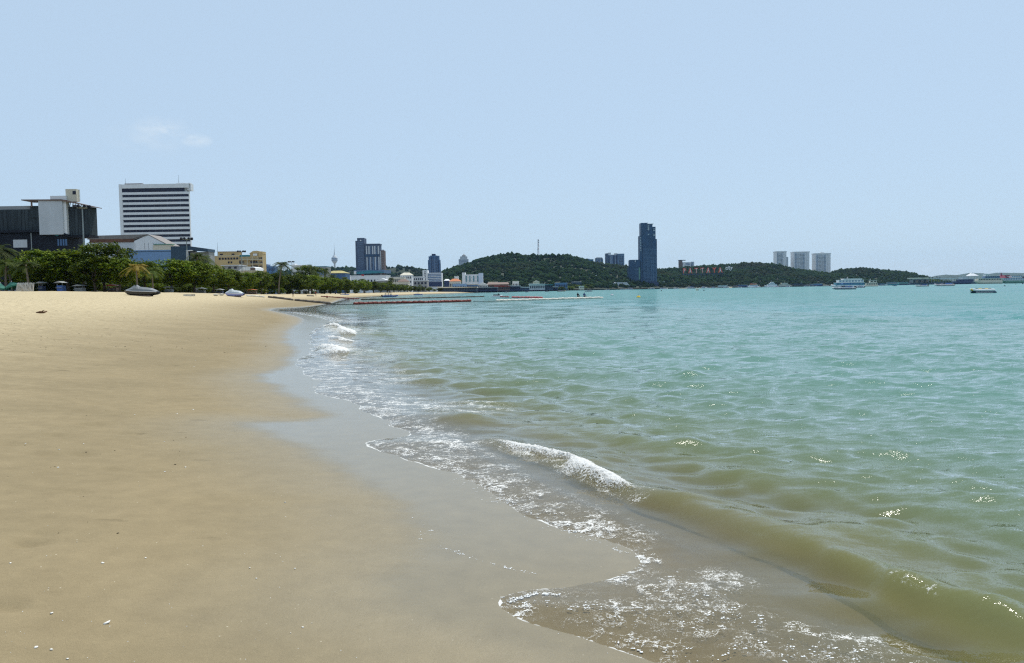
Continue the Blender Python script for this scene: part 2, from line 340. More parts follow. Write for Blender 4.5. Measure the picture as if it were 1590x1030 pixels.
# --- sand
msand, t = node_mat('sand'); N = NT(t)
geo = N.n('ShaderNodeNewGeometry'); P = geo.outputs['Position']
wetd = N.attr('wetd'); sh = N.attr('inland')
n1 = N.noise(P, .55, 4).outputs['Fac']; n2 = N.noise(P, 260, 2, .7).outputs['Fac']; n3 = N.noise(P, 5, 5, .6).outputs['Fac']; n4 = N.noise(P, .12, 3).outputs['Fac']
ps = N.n('ShaderNodeMapping', {'Vector': P, 'Scale': (.25, 1.3, 1), 'Rotation': (0, 0, .3)}).outputs['Vector']
n5 = N.noise(ps, 1.2, 5, .65).outputs['Fac']
sn = N.m('ADD', sh, N.m('MULTIPLY', N.m('SUBTRACT', n5, .5), 4.5))
dry = N.ss(sn, 3.5, 16.0)
damp = N.mix(N.ss(n1, .3, .7), (.220, .176, .102, 1), (.254, .202, .118, 1))
dryc = N.mix(N.ss(n3, .3, .7), (.42, .345, .215, 1), (.51, .425, .27, 1))
base = N.mix(dry, damp, dryc)
wn = N.m('ADD', wetd, N.m('ADD', N.m('MULTIPLY', N.m('SUBTRACT', n5, .5), .55), N.m('MULTIPLY', N.m('SUBTRACT', n1, .5), .5)))
near_wet = N.ss(wn, -1.6, .25)                      # saturated sand, darker
film_ = N.ss(wn, -.18, .45)                          # standing film, mirror-like
base = N.mix(N.m('MULTIPLY', near_wet, .75), base, (.195, .162, .095, 1))
# worked grains: fine light and dark speckle, drier scuffs
gr = N.n('ShaderNodeMapRange', {'Value': n2, 'From Min': .25, 'From Max': .75, 'To Min': .72, 'To Max': 1.28}).outputs['Result']
gr3 = N.n('ShaderNodeMapRange', {'Value': n3, 'From Min': .25, 'From Max': .75, 'To Min': .90, 'To Max': 1.10}).outputs['Result']
sp = N.n('ShaderNodeTexVoronoi', {'Vector': P, 'Scale': 22.0}); spk = N.m('MULTIPLY', N.m('LESS_THAN', sp.outputs['Distance'], .10), N.m('GREATER_THAN', N.n('ShaderNodeSeparateColor', {'Color': sp.outputs['Color']}).outputs[0], .93))
base = N.vec('SCALE', base, scale=N.m('MULTIPLY', gr, gr3))
base = N.mix(N.m('MULTIPLY', spk, N.m('SUBTRACT', .8, N.m('MULTIPLY', near_wet, .5))), base, (.55, .5, .38, 1))
fp = N.n('ShaderNodeTexVoronoi', {'Vector': N.n('ShaderNodeMapping', {'Vector': P, 'Scale': (.75, 1.9, 1), 'Rotation': (0, 0, .35)}).outputs['Vector'], 'Scale': 1.25}); fpr = N.n('ShaderNodeSeparateColor', {'Color': fp.outputs['Color']}).outputs[0]
foot = N.m('MULTIPLY', N.m('SUBTRACT', 1.0, N.ss(N.m('ADD', fp.outputs['Distance'], N.m('MULTIPLY', N.m('SUBTRACT', n3, .5), .18)), .06, .15)), N.m('MULTIPLY', N.m('GREATER_THAN', fpr, .45), N.m('MULTIPLY', N.ss(sh, 1.6, 4.5), N.ss(n4, .36, .55))))   # dents whose shade is put into the colour, with darker turned-up damp sand
base = N.vec('SCALE', base, scale=N.m('SUBTRACT', 1.0, N.m('MULTIPLY', foot, .42)))
rough = N.m('SUBTRACT', .95, N.m('ADD', N.m('MULTIPLY', near_wet, .42), N.m('MULTIPLY', film_, .40)))
scuff = N.ss(N.noise(P, 2.6, 3, .5).outputs['Fac'], .52, .68)
hgt = N.m('ADD', N.m('SUBTRACT', N.m('MULTIPLY', n3, N.m('ADD', .010, N.m('MULTIPLY', dry, .05))), N.m('MULTIPLY', scuff, N.m('MULTIPLY', dry, .05))), N.m('ADD', N.m('MULTIPLY', n2, .0012), N.m('MULTIPLY', N.noise(P, 28, 3).outputs['Fac'], .004)))
hgt = N.m('SUBTRACT', hgt, N.m('MULTIPLY', foot, .025))
bmp = N.n('ShaderNodeBump', {'Height': hgt, 'Strength': N.m('SUBTRACT', .9, N.m('MULTIPLY', film_, .86)), 'Distance': 1.0})
pb = N.n('ShaderNodeBsdfPrincipled', {'Base Color': base, 'Roughness': rough, 'Normal': bmp.outputs[0], 'Specular IOR Level': N.m('ADD', .12, N.m('MULTIPLY', near_wet, .38))})
N.n('ShaderNodeOutputMaterial', {'Surface': pb.outputs[0]})

mland = mat('town_ground', (.20, .19, .16), .9, .25, .05)
sand_mask = (S > -30) & (S < 62)
land_mask = (S >= 62) & (RG < 16000)
LZ = np.where(S > 55, ZS-.02, ZS)
V, Q, a = sub(quads(sand_mask), ZS, {'wetd': DW, 'inland': S})
beach = tag(link('beach', fast_mesh('beach', V, Q, [msand], a, True)), 'tan sand beach, damp and shining along the water, dry and pale by the trees', 'beach', kind='structure')
V, Q, a = sub(quads(land_mask & ~(S < 62)), ZS-.01, {})
tag(link('ground', fast_mesh('ground', V, Q, [mland], a, True)), 'flat town ground behind the beach trees', 'ground', kind='structure')

# --- sea
msea, t = node_mat('sea_water'); N = NT(t)
geo = N.n('ShaderNodeNewGeometry'); P = geo.outputs['Position']; NRM = geo.outputs['Normal']
dep = N.attr('depth'); edge = N.attr('edge'); fo = N.attr('foam'); off = N.attr('offshore')
rotP = N.n('ShaderNodeMapping', {'Vector': P, 'Rotation': (0, 0, math.radians(-28)), 'Scale': (.45, 1.5, 1)}).outputs['Vector']
def cen(x, k): return N.vec('MULTIPLY', N.vec('SUBTRACT', x, (.5, .5, .5)), (k, k, 0))
r1 = cen(N.noise(rotP, 10.0, 4, .62).outputs['Color'], 1.0); r2 = cen(N.noise(rotP, 3.0, 4, .6).outputs['Color'], .80)
r3 = cen(N.noise(rotP, .55, 3, .6).outputs['Color'], .8)
deepk = N.ss(off, 15.0, 70.0)
r0 = cen(N.noise(P, 85.0, 2, .5).outputs['Color'], .85)
rip = N.vec('ADD', N.vec('ADD', N.vec('ADD', r0, r1), r2), N.vec('SCALE', r3, scale=deepk))
calmk = N.m('ADD', .10, N.m('MULTIPLY', N.ss(dep, .03, .5), .90))
nrm = N.vec('NORMALIZE', N.vec('ADD', NRM, N.vec('SCALE', rip, scale=calmk)))
lf = N.noise(N.n('ShaderNodeMapping', {'Vector': P, 'Scale': (.35, 1, 1)}).outputs['Vector'], .02, 4).outputs['Fac']
d2 = N.m('MULTIPLY', N.attr('bed'), N.m('ADD', .75, N.m('MULTIPLY', lf, .5)))
ramp = N.n('ShaderNodeValToRGB', {'Fac': N.m('DIVIDE', d2, 3.0, clamp=True)})
e = ramp.color_ramp.elements
stops = [(0, (.180, .158, .090)), (.045, (.168, .168, .056)), (.10, (.128, .170, .088)), (.18, (.106, .182, .126)), (.34, (.092, .202, .160)), (1, (.050, .202, .188))]
e[0].position = 0; e[0].color = (*stops[0][1], 1); e[1].position = 1; e[1].color = (*stops[-1][1], 1)
for p_, c_ in stops[1:-1]: q = e.new(p_); q.color = (*c_, 1)
farc = N.mix(N.ss(lf, .38, .62), (.026, .168, .182, 1), (.058, .228, .198, 1))
body = N.mix(N.ss(off, 40.0, 220.0), ramp.outputs['Color'], farc)
# churned sand and drifting foam tint
churn = N.noise(P, 1.6, 5, .65).outputs['Fac']
body = N.mix(N.m('MULTIPLY', N.ss(churn, .35, .75), N.m('SUBTRACT', .3, N.m('MULTIPLY', N.ss(dep, .1, .3), .3))), body, (.20, .175, .105, 1))
soft = N.vec('NORMALIZE', N.vec('ADD', N.vec('SCALE', nrm, scale=.35), (0, 0, .65)))   # light scattered inside the water hardly depends on the ripple's own tilt
dif = N.n('ShaderNodeBsdfDiffuse', {'Color': body, 'Normal': soft})
trl = N.n('ShaderNodeBsdfTranslucent', {'Color': body, 'Normal': nrm})
bodys = N.n('ShaderNodeMixShader', {0: .10, 1: dif.outputs[0], 2: trl.outputs[0]})
opaq = N.m('SUBTRACT', 1.0, N.m('POWER', 2.718, N.m('MULTIPLY', dep, -5.5)))
tra = N.n('ShaderNodeBsdfTransparent', {'Color': (.93, .92, .86, 1)})
inner = N.n('ShaderNodeMixShader', {0: opaq, 1: tra.outputs[0], 2: bodys.outputs[0]})
glo = N.n('ShaderNodeBsdfGlossy', {'Color': (1, 1, 1, 1), 'Roughness': N.m('ADD', .05, N.m('MULTIPLY', deepk, .08)), 'Normal': nrm})
fr = N.n('ShaderNodeFresnel', {'IOR': 1.333, 'Normal': nrm})
wat = N.n('ShaderNodeMixShader', {0: N.m('MULTIPLY', fr.outputs[0], N.m('SUBTRACT', 1.0, N.m('MULTIPLY', deepk, .34))), 1: inner.outputs[0], 2: glo.outputs[0]})
# foam lace
wp = N.vec('ADD', P, N.vec('SCALE', N.vec('SUBTRACT', N.noise(P, 3.5, 5, .68).outputs['Color'], (.5, .5, .5)), scale=.75))
sp_ = N.n('ShaderNodeMapping', {'Vector': wp, 'Scale': (.55, 1.0, 1), 'Rotation': (0, 0, .25)}).outputs['Vector']
ve = N.n('ShaderNodeTexVoronoi', {'Vector': sp_, 'Scale': 7.0}, feature='DISTANCE_TO_EDGE').outputs['Distance']
ve2 = N.n('ShaderNodeTexVoronoi', {'Vector': sp_, 'Scale': 19.0}, feature='DISTANCE_TO_EDGE').outputs['Distance']
br = N.noise(sp_, 4.0, 4, .7).outputs['Fac']
fd = N.m('MULTIPLY', fo, N.m('ADD', .1, N.m('MULTIPLY', N.ss(br, .40, .66), 1.25)))
gate = N.ss(N.noise(sp_, 8.0, 3, .6).outputs['Fac'], .42, .60)
rd = N.m('ABSOLUTE', N.m('SUBTRACT', N.noise(sp_, 4.6, 4, .6).outputs['Fac'], .5)); rd2 = N.m('ABSOLUTE', N.m('SUBTRACT', N.noise(sp_, 13.0, 3, .6).outputs['Fac'], .5))
def below(x, w):
    w = N.m('MAXIMUM', w, .0005); return N.m('SUBTRACT', 1.0, N.n('ShaderNodeMapRange', {'Value': x, 'From Min': N.m('MULTIPLY', w, .35), 'From Max': N.m('ADD', w, .0001)}, interpolation_type='SMOOTHSTEP').outputs['Result'])
lace = N.m('MAXIMUM', below(rd, N.m('MULTIPLY', fd, .030)), N.m('MULTIPLY', .8, below(rd2, N.m('SUBTRACT', N.m('MULTIPLY', fd, .065), .022))))
lace = N.m('MULTIPLY', lace, N.m('ADD', .10, N.m('MULTIPLY', gate, .90)))
web = N.m('MULTIPLY', .9, N.m('MULTIPLY', below(ve, N.m('MULTIPLY', fd, .085)), N.m('ADD', .22, N.m('MULTIPLY', N.ss(br, .42, .6), .78))))
lace = N.m('MULTIPLY', N.m('MAXIMUM', lace, web), N.ss(fo, .08, .25))
lace = N.m('MAXIMUM', lace, N.ss(N.m('ADD', fd, N.m('MULTIPLY', N.m('SUBTRACT', rd2, .08), 2.0)), 1.0, 1.35))
# bright rim along the swash edge
en = N.m('ADD', edge, N.m('MULTIPLY', N.m('SUBTRACT', N.noise(P, 14, 4, .65).outputs['Fac'], .5), .09))
br2 = N.noise(P, 2.2, 3, .6).outputs['Fac']
rimw = N.m('MULTIPLY', N.ss(br2, .48, .66), N.m('ADD', .018, N.m('MULTIPLY', off, .0)))
rim = N.m('MULTIPLY', .8, N.m('MULTIPLY', N.m('LESS_THAN', en, rimw), N.m('MULTIPLY', N.m('GREATER_THAN', en, -.02), N.ss(br2, .44, .56))))
foamk = N.m('MAXIMUM', lace, rim, clamp=True)
fdif = N.n('ShaderNodeBsdfDiffuse', {'Color': (.80, .80, .77, 1)})
fin = N.n('ShaderNodeMixShader', {0: N.m('MULTIPLY', foamk, .9), 1: wat.outputs[0], 2: fdif.outputs[0]})
N.n('ShaderNodeOutputMaterial', {'Surface': fin.outputs[0]})
sea_mask = (DS > -.25) & (S < 3)
V, Q, a = sub(quads(sea_mask), WZF, {'bed': np.clip(np.where(S < -30, 20, -ZS*1.0+.25*np.clip(WZF, 0, 1)+.01), 0.0, 20), 'depth': np.where(S < -30, 20, DEPTH), 'edge': np.clip(DS, -1, 50), 'foam': FOAM, 'offshore': np.clip(-S, 0, 5000)})
tag(link('sea', fast_mesh('sea', V, Q, [msea], a, True)), 'choppy turquoise sea turning olive where small waves break on the sand', 'sea', kind='structure')
# ---------------------------------------------------------------- forested hills and far islands
def ico(sub):
    bm = bmesh.new(); bmesh.ops.create_icosphere(bm, subdivisions=sub, radius=1); bm.verts.ensure_lookup_table()
    v = np.array([p.co for p in bm.verts]); f = np.array([[q.index for q in p.verts] for p in bm.faces]); bm.free(); return v, f
ICO1, ICO1F = ico(1); ICO2, ICO2F = ico(2)
def forest_mat(name, c1, c2, c3, sc):
    m, t = node_mat(name); N = NT(t); P = N.n('ShaderNodeNewGeometry').outputs['Position']
    a = N.noise(P, sc, 4).outputs['Fac']; b = N.noise(P, sc*.12, 3).outputs['Fac']; v = N.n('ShaderNodeTexVoronoi', {'Vector': P, 'Scale': sc*.8}).outputs['Color']
    col = N.mix(N.ss(a, .35, .65), (*c1, 1), (*c2, 1)); col = N.mix(N.m('MULTIPLY', N.ss(b, .5, .7), .7), col, (*c3, 1))
    hs = N.m('ADD', .8, N.m('MULTIPLY', N.n('ShaderNodeSeparateColor', {'Color': v}).outputs[0], .4)); col = N.vec('SCALE', col, scale=hs)
    p = N.n('ShaderNodeBsdfPrincipled', {'Base Color': col, 'Roughness': .95, 'Specular IOR Level': .02}); N.n('ShaderNodeOutputMaterial', {'Surface': p.outputs[0]}); return m
MFOR = forest_mat('hill_forest', (.009, .021, .009), (.017, .034, .011), (.024, .025, .014), .05)
MEARTH = mat('hill_earth', (.014, .024, .011), .9, .3, .02)
def hill(name, label, sky_pts, yr, yb, n_blob, rad, lower, seed, flabel=None):
    us = np.linspace(sky_pts[0][0], sky_pts[-1][0], 160); vs_ = np.interp(us, [p[0] for p in sky_pts], [p[1] for p in sky_pts])
    rg = np.random.default_rng(seed)
    Yr = np.interp(us, *yr); Yb = np.interp(us, *yb); zr = np.maximum(EYE + (hz(us)-vs_)*Yr/F - lower, 3)
    ts = np.linspace(0, 1.5, 34)
    def surf(i, t):
        i = np.clip(i, 0, len(us)-1); u = np.interp(i, np.arange(len(us)), us); y0 = np.interp(i, np.arange(len(us)), Yb); y1 = np.interp(i, np.arange(len(us)), Yr); z1 = np.interp(i, np.arange(len(us)), zr)
        y = y0+(y1-y0)*t; x = (u-CU)/F*(y*.25+.75*y1)
        tt = np.where(t < 1, t, 2-t); z = 2.2+(z1-2.2)*np.clip(np.sin(np.clip(tt, 0, 1)*math.pi/2), 0, 1)**1.15
        z = z*(1+.16*vnoise(x, y, 1/90, seed)*np.clip(np.minimum(tt, 1-t)*4, 0, 1)); return x, y, np.where(tt > 0, z, 2.2)
    I, T = np.meshgrid(np.arange(len(us), dtype=float), ts, indexing='ij'); x, y, z = surf(I, T)
    id_ = np.arange(I.size).reshape(I.shape); Q = np.stack([id_[:-1, :-1].ravel(), id_[1:, :-1].ravel(), id_[1:, 1:].ravel(), id_[:-1, 1:].ravel()], 1)
    tag(link(name, fast_mesh(name, np.stack([x.ravel(), y.ravel(), z.ravel()], 1), Q, [MEARTH], None, True)), label, 'hill', kind='structure')
    k = n_blob; ii = rg.random(k)*(len(us)-1); tt = .02+1.06*rg.random(k)**.85
    ii[:k//5] = np.linspace(0, len(us)-1, k//5); tt[:k//5] = .96+.06*rg.random(k//5)
    x, y, z = surf(ii, tt); r = rad*(.55+.95*rg.random(k)**2); sq = .7+.5*rg.random(k)
    jit = 1+.20*rg.standard_normal((k, len(ICO1)))
    V = ICO1[None]*jit[:, :, None]*r[:, None, None]; V[:, :, 2] *= sq[:, None]
    V += np.stack([x, y, z+r*.35], 1)[:, None, :]
    Fc = (ICO1F[None]+(np.arange(k)*len(ICO1))[:, None, None]).reshape(-1, 3)
    tag(link('forest', fast_mesh('forest', V.reshape(-1, 3), Fc, [MFOR], None, True)), flabel, 'forest', kind='stuff')
hill('hill', 'wooded headland hill rising behind the piers', [(600,446),(640,438),(690,425),(700,420),(720,414),(745,407),(765,402),(790,400),(815,399),(840,399),(870,401),(900,405),(920,409),(940,412),(960,414),(990,417),(1020,419),(1040,424),(1070,434)],
     ([600,1070],[2500,2700]), ([600,700,865,920,1010,1070],[1900,1700,1560,1830,2060,2120]), 11000, 5.8, 9, 3, 'dense woodland covering the headland hill under the lattice mast')
hill('hill', 'lower wooded hill behind the hillside letters', [(985,436),(1010,422),(1030,418),(1060,416),(1090,413),(1130,411),(1160,411),(1200,413),(1215,416),(1260,421),(1290,425),(1330,436)],
     ([985,1330],[2750,2950]), ([985,1120,1260,1330],[2100,2180,2380,2480]), 8000, 6.0, 9, 4, 'dense woodland covering the hill around the hillside letters')
hill('hill', 'small wooded point at the end of the bay', [(1265,438),(1285,426),(1305,418.5),(1330,417),(1360,419),(1395,421),(1420,427),(1445,437)],
     ([1265,1445],[2800,2950]), ([1265,1375,1445],[2420,2580,2760]), 2600, 5.8, 8, 5, 'dense woodland covering the low point beside the ferry pier')
hill('hill', 'low wooded ridge far behind the town', [(300,444),(380,430),(430,422),(500,418),(560,416.5),(600,417),(640,416.5),(660,419),(700,428),(740,442)],
     ([300,740],[3300,3300]), ([300,740],[2700,2700]), 2400, 8, 8, 6, 'woodland on the low ridge behind the dark tower block')
MISL = mat('island_green', (.030, .050, .030), .9, .3, .004)
def island(label, pts, Y):
    us = np.linspace(pts[0][0], pts[-1][0], 70); v = np.interp(us, [p[0] for p in pts], [p[1] for p in pts]); x = (us-CU)/F*Y
    zt = np.maximum((hz(us)-v)*Y/F+EYE, -2)*(1+.03*np.sin(us*1.7)); V = []
    for k, (dy, h) in enumerate(((-700, 0), (-420, .45), (-180, .85), (0, 1), (260, .8), (700, 0))):
        for i in range(len(us)): V.append((x[i], Y+dy, -3+(zt[i]+3)*h*(1+.12*math.sin(us[i]*.9+k))if h < 1 else zt[i]))
    n = len(us); Q = [(k*n+i, k*n+i+1, (k+1)*n+i+1, (k+1)*n+i) for k in range(5) for i in range(n-1)]
    tag(link('island', fast_mesh('island', V, Q, [MISL], None, True)), label, 'island', kind='structure')
island('pale blue island hump beyond the pier lamps', [(1425,440),(1440,437),(1452,431),(1462,428.5),(1468,427.5),(1470,426),(1473,428),(1482,430),(1488,434),(1494,440)], 9000)
island('pale blue island ridge with three humps on the sea horizon', [(1480,440),(1490,432),(1502,424.5),(1512,423.5),(1525,425),(1533,426.5),(1545,424.3),(1558,424),(1566,427),(1575,422.8),(1582,425),(1592,427.5),(1640,430),(1720,440)], 10500)

# ---------------------------------------------------------------- buildings
WHITE = MM('white_render', (.72, .73, .74), .6, .06, .4); PALE = MM('pale_concrete', (.52, .55, .58), .75, .14, .25, stretch=(1, 1, .3))
DARK = MM('dark_facade', (.018, .021, .030), .7, .25, .3, spec=.1); NET = MM('dark_netting', (.048, .060, .068), .95, .35, .5, spec=.05, stretch=(3, 1, .25), bump=.3)
GLASS = MM('window_glass', (.010, .013, .035), .3, .2, .8, spec=.3); BLUEG = MM('blue_glass', (.045, .12, .26), .25, .25, .3, spec=.5)
NAVY = MM('navy_paint', (.015, .030, .095), .5, .2, .3); BLUEW = MM('blue_wall', (.19, .33, .56), .7, .07, .2); DKBLUE = MM('dark_blue_wall', (.030, .065, .11), .6, .12, .2)
TIN = MM('tin_roof', (.20, .18, .165), .6, .2, .4, stretch=(6, 1, 1)); RUST = MM('rusty_fascia', (.13, .062, .04), .8, .5, .9); YEL = MM('yellow_render', (.50, .37, .185), .75, .1, .3)
CREAM = MM('cream_render', (.62, .57, .46), .75, .1, .3); ORANGE = MM('orange_tile', (.50, .16, .055), .75, .2, .6); GREYB = MM('grey_block', (.27, .28, .29), .75, .15, .3)
GREEN = MM('green_paint', (.12, .26, .20), .6, .15, .5); STEEL = MM('galvanised_steel', (.25, .28, .28), .45, .12, 2, metallic=.6); BLACK = MM('black_rubber', (.012, .012, .014), .5, .2, 3)
REDB = MM('red_boom_plastic', (.15, .022, .014), .55, .3, 1.5); REDP = MM('red_paint', (.45, .04, .04), .5, .15, 2); YELP = MM('yellow_plastic', (.75, .50, .02), .45, .1, 2); BLUEP = MM('blue_plastic', (.04, .12, .42), .4, .15, 2)
TEAL = MM('teal_roof', (.03, .20, .25), .6, .15, .4); DTOWER = MM('tower_cladding', (.012, .050, .120), .5, .3, .06); BROWNB = MM('brown_cladding', (.16, .105, .085), .7, .2, .3)
GOLD = MM('straw_roof', (.38, .33, .13), .8, .25, .5); BLUEGREY = MM('blue_grey_render', (.12, .19, .30), .6, .15, .1); BLUES = MM('slate_render', (.060, .085, .145), .6, .18, .1)
class Site:                                           # a building whose front stands at depth Y; photo rows and columns give metres
    def __init__(s, name, label, cat, uc, vb, Y, group=None, z0=None, rz=0, ysc=1.0):
        p = at(uc, vb, Y); s.Y, s.uc, s.vb = Y, uc, vb; s.k = Y/F
        s.zb = p.z if z0 is None else z0; s.zoff = p.z-s.zb
        s.o = thing(name, label, cat, (p.x, Y, s.zb), rz, group); s.o.scale = (1, ysc, 1)
    def x(s, u): return (u-s.uc)*s.k
    def z(s, v): return (s.vb-v)*s.k+s.zoff
    def box(s, name, m, u0, u1, v0, v1, y0=0, y1=8, parent=None, label=None):   # v0 top row, v1 bottom row
        o = box(name, m, parent or s.o, s.x(u0), s.x(u1), y0, y1, s.z(v1) if v1 is not None else 0, s.z(v0))
        if label: o['label'] = label
        return o
    def grid(s, name, m, us, vs_, du, dv, y=-.06, th=.12, parent=None):           # many equal panes, mesh shared
        me = MB().box(0, du*s.k, 0, th, 0, dv*s.k).mesh(name, m); r = []
        for v in vs_:
            for u in us: r.append(link(name, me, parent or s.o, (s.x(u), y, s.z(v))))
        return r
# hotel slab with white bands
b = Site('hotel_building', 'tall white hotel slab with dark ribbon windows and rounded corner', 'building', 243, 402, 500, z0=2.4, ysc=.28)
b.box('wall', WHITE, 190, 288, 287.2, None, .9, 22); b.box('end_core', WHITE, 288.002, 291.6, 287.3, None, 5.5, 21.9); b.box('end_wall', WHITE, 189.3, 194, 287, None, -.6, 22.3)
b.box('parapet', WHITE, 194.2, 290.5, 287.4, 293.6, -.75, .8)
MB().tube([(b.x(289.8), 2.0, b.z(293.6)), (b.x(289.8), 2.0, b.z(287.4))], 2.75, 20).build('corner_bay', WHITE, b.o)
g0 = b.box('window_band', GLASS, 192.4, 290, 293.8, 299.6, -.3, .8)
b.box('roof_plant', BROWNB, 197, 224, 285.6, 287.1, 4, 12); b.box('roof_plant', WHITE, 277, 297.6, 286.0, 287.6, 4, 17)
b.box('side_cap', WHITE, 292.2, 298.4, 287, 297.5, 6, 21); b.box('side_slot', GLASS, 291.7, 292.0, 297.6, None, 9, 15)
b.box('side_fin', WHITE, 291.7, 292.3, 297.6, None, 16, 22)
vt = 299.6
for i in range(13):
    v0 = vt + i*7.68 
    sp = b.box('spandrel', WHITE, 194.2, 289.8, v0, v0+3.7, -.7, .8)
    MB().tube([(b.x(289.8), 2.0, b.z(v0+3.7)), (b.x(289.8), 2.0, b.z(v0))], 2.7, 20).build('corner_band', WHITE, sp)
    wb = b.box('window_band', GLASS, 194.6, 289, v0+3.72, v0+7.66, .35, .88)
    pm = MB().box(0, .18, -.2, .12, 0, 3.9*b.k).mesh('mullion', MM('dark_mullion', (.10, .11, .15), .6, .1, 1))
    for u in (203.5, 213.5, 223.4, 233.2, 243.2, 253.2, 263.1, 273, 283): link('mullion', pm, wb, (b.x(u), .25, b.z(v0+7.64)))
    MB().tube([(b.x(289.6), 2.2, b.z(v0+7.66)), (b.x(289.6), 2.2, b.z(v0+3.72))], 2.4, 16).build('corner_window', GLASS, b.o)
    for u in ((214, 224) if i == 0 else (212, 232) if i in (4, 5) else ()): pass
for u in (197.2, 279.6): MB().tube([(b.x(u), 8, b.z(286)), (b.x(u), 8, b.z(273 if u > 200 else 277))], [.14, .05], 6).build('antenna', STEEL, b.o)
# unfinished netted building
b = Site('netted_building', 'unfinished building wrapped in dark netting around a pale concrete core', 'building', 75, 400, 200, z0=2.4, ysc=.3)
b.box('podium_wall', DARK, -60, 103, 362, None, 1.5, 30); b.prism = None
MB().prism([(b.x(-60), b.z(357.6)), (b.x(86), b.z(357.4)), (b.x(108), b.z(365.2)), (b.x(108), b.z(367.4)), (b.x(84), b.z(361)), (b.x(-60), b.z(361.4))], -1.2, 22).build('podium_roof', DARK, b.o)
b.box('eave', DARK, 104, 139, 366.6, 369.6, .6, 16); b.box('net_wrap', NET, -60, 66, 325, 358, 3.2, 24); b.box('net_top', GREYB, -60, 50, 319.4, 325.4, 4, 22)
b.box('concrete_core', PALE, 65, 102, 312.4, 365, -1.6, 4.6); b.box('core_side', WHITE, 102, 106.5, 313.4, 366, -.4, 4.6); b.box('net_wrap', NET, 106, 138.5, 322, 366, 2.6, 15)
MB().prism([(b.x(40), b.z(311)), (b.x(102), b.z(311.6)), (b.x(147), b.z(322.4)), (b.x(147), b.z(323.6)), (b.x(100), b.z(313.6)), (b.x(40), b.z(312.4))], -2.6, 15).build('canopy_roof', BROWNB, b.o)
for i in range(9):
    u = 109+i*4.2; MB().tube([(b.x(u), 2.5, b.z(322.4+(u-109)*.05)), (b.x(u+1.5), 2.5, b.z(313.4+(u-102)*.24))], .12, 5).build('roof_strut', STEEL, b.o)
b.box('net_sag', NET, 48, 63, 320, 338, 2.4, 4); b.box('post', BROWNB, 51.6, 54, 312.4, 322, 0, .5)
b.box('roof_plant', WHITE, 80, 104.5, 305.2, 311.8, 2, 9); b.box('stair_tower', CREAM, 102, 118.6, 294.6, 314, 4, 9); b.box('stair_window', GLASS, 113, 118, 297.5, 303, 3.85, 4.1)
l = b.box('ladder', STEEL, 120, 120.3, 295, 313, 6, 6.1); b.box('ladder_rail', STEEL, 121.9, 122.2, 294.5, 313, 6, 6.1, l)
for i in range(9): b.box('rung', STEEL, 120.3, 121.9, 296.5+i*1.9, 296.8+i*1.9, 6, 6.1, l)
b.box('pale_panel', PALE, 20.6, 42, 371.8, 384, 1.1, 1.45); b.box('canopy_post', STEEL, 50, 51.2, 362, None, -.6, -.3)
for u in (89, 93, 97, 101): b.box('glazing', BLUEG, u, u+2.6, 372, 382, 1.2, 1.46)
b.box('side_glazing', TEAL, 86.5, 91, 361.5, 366.8, 1.0, 1.45)
for i in range(14): b.box('net_seam', DARK, -18+i*5.6, -17.7+i*5.6, 326, 357.4, 3.08, 3.19)
for i in range(7): b.box('net_seam', DARK, 111+i*5, 111.3+i*5, 326, 365.5, 2.48, 2.59)
# old warehouse with rusty fascia
b = Site('warehouse', 'pale gabled warehouse with rusty fascia under a tin roof', 'building', 210, 405, 260, z0=2.4, ysc=.35)
b.box('wall', PALE, 140, 208, 375, None, 1.2, 26)
MB().prism([(b.x(208), 0), (b.x(208), b.z(375)), (b.x(231), b.z(365.2)), (b.x(262), b.z(382)), (b.x(262), 0)], 1.0, 26).build('gable_wall', WHITE, b.o)
MB().prism([(b.x(136), b.z(371)), (b.x(142), b.z(365.6)), (b.x(230), b.z(364.6)), (b.x(207.5), b.z(371)),], .4, 27).build('roof', TIN, b.o)
MB().prism([(b.x(207), b.z(371.6)), (b.x(231.5), b.z(364.8)), (b.x(263), b.z(382)), (b.x(263), b.z(383)), (b.x(231.5), b.z(366)), (b.x(208), b.z(372.6))], .6, 27).build('roof_edge', TIN, b.o)
b.box('fascia', RUST, 140, 208.4, 371, 376.2, .5, 1.1); b.box('window', GLASS, 197, 204, 385.6, 389, 1.05, 1.3)
for u in (209.5, 224.5, 230.5, 238): b.box('panel_joint', GREYB, u, u+.4, 378, 388, .88, .99)
b.box('louvre', GLASS, 244, 258, 386.6, 389, .8, 1.1); b.box('lean_to', GREEN, 240, 268, 380, 381.2, -.5, 6); b.box('lean_to_wall', CREAM, 238, 266, 381.3, None, .2, 6)
b = Site('blue_wall_building', 'plain sky blue walled building in front of the warehouse', 'building', 240, 412, 235, z0=2.4, ysc=.4)
b.box('wall', BLUEW, 196, 266, 390, None, 0, 14); b.box('coping', BLUEW, 195, 266, 388.6, 389.9, -.35, 14.3); b.box('drip_band', DKBLUE, 196, 266, 390.9, 391.4, -.1, -.005); b.box('vent', STEEL, 219, 222, 401, 403, -.15, 0)
b = Site('dark_blue_shop', 'dark blue boxy shop front with a white framed entrance', 'building', 294, 408, 225, z0=2.4, ysc=.4)
b.box('wall', DKBLUE, 266, 293, 382.6, None, 0, 16); MB().prism([(b.x(293), b.z(382.4)), (b.x(323), b.z(387)), (b.x(323), b.z(391.5)), (b.x(293), b.z(388.6))], .2, 14).build('fascia', DKBLUE, b.o)
b.box('back_wall', GREYB, 293.2, 322, 391.5, None, 3, 14); b.box('frame', WHITE, 290, 293, 389.4, None, -.4, 1); b.box('frame_head', WHITE, 290, 300, 388.8, 390.2, -.45, 1.1)
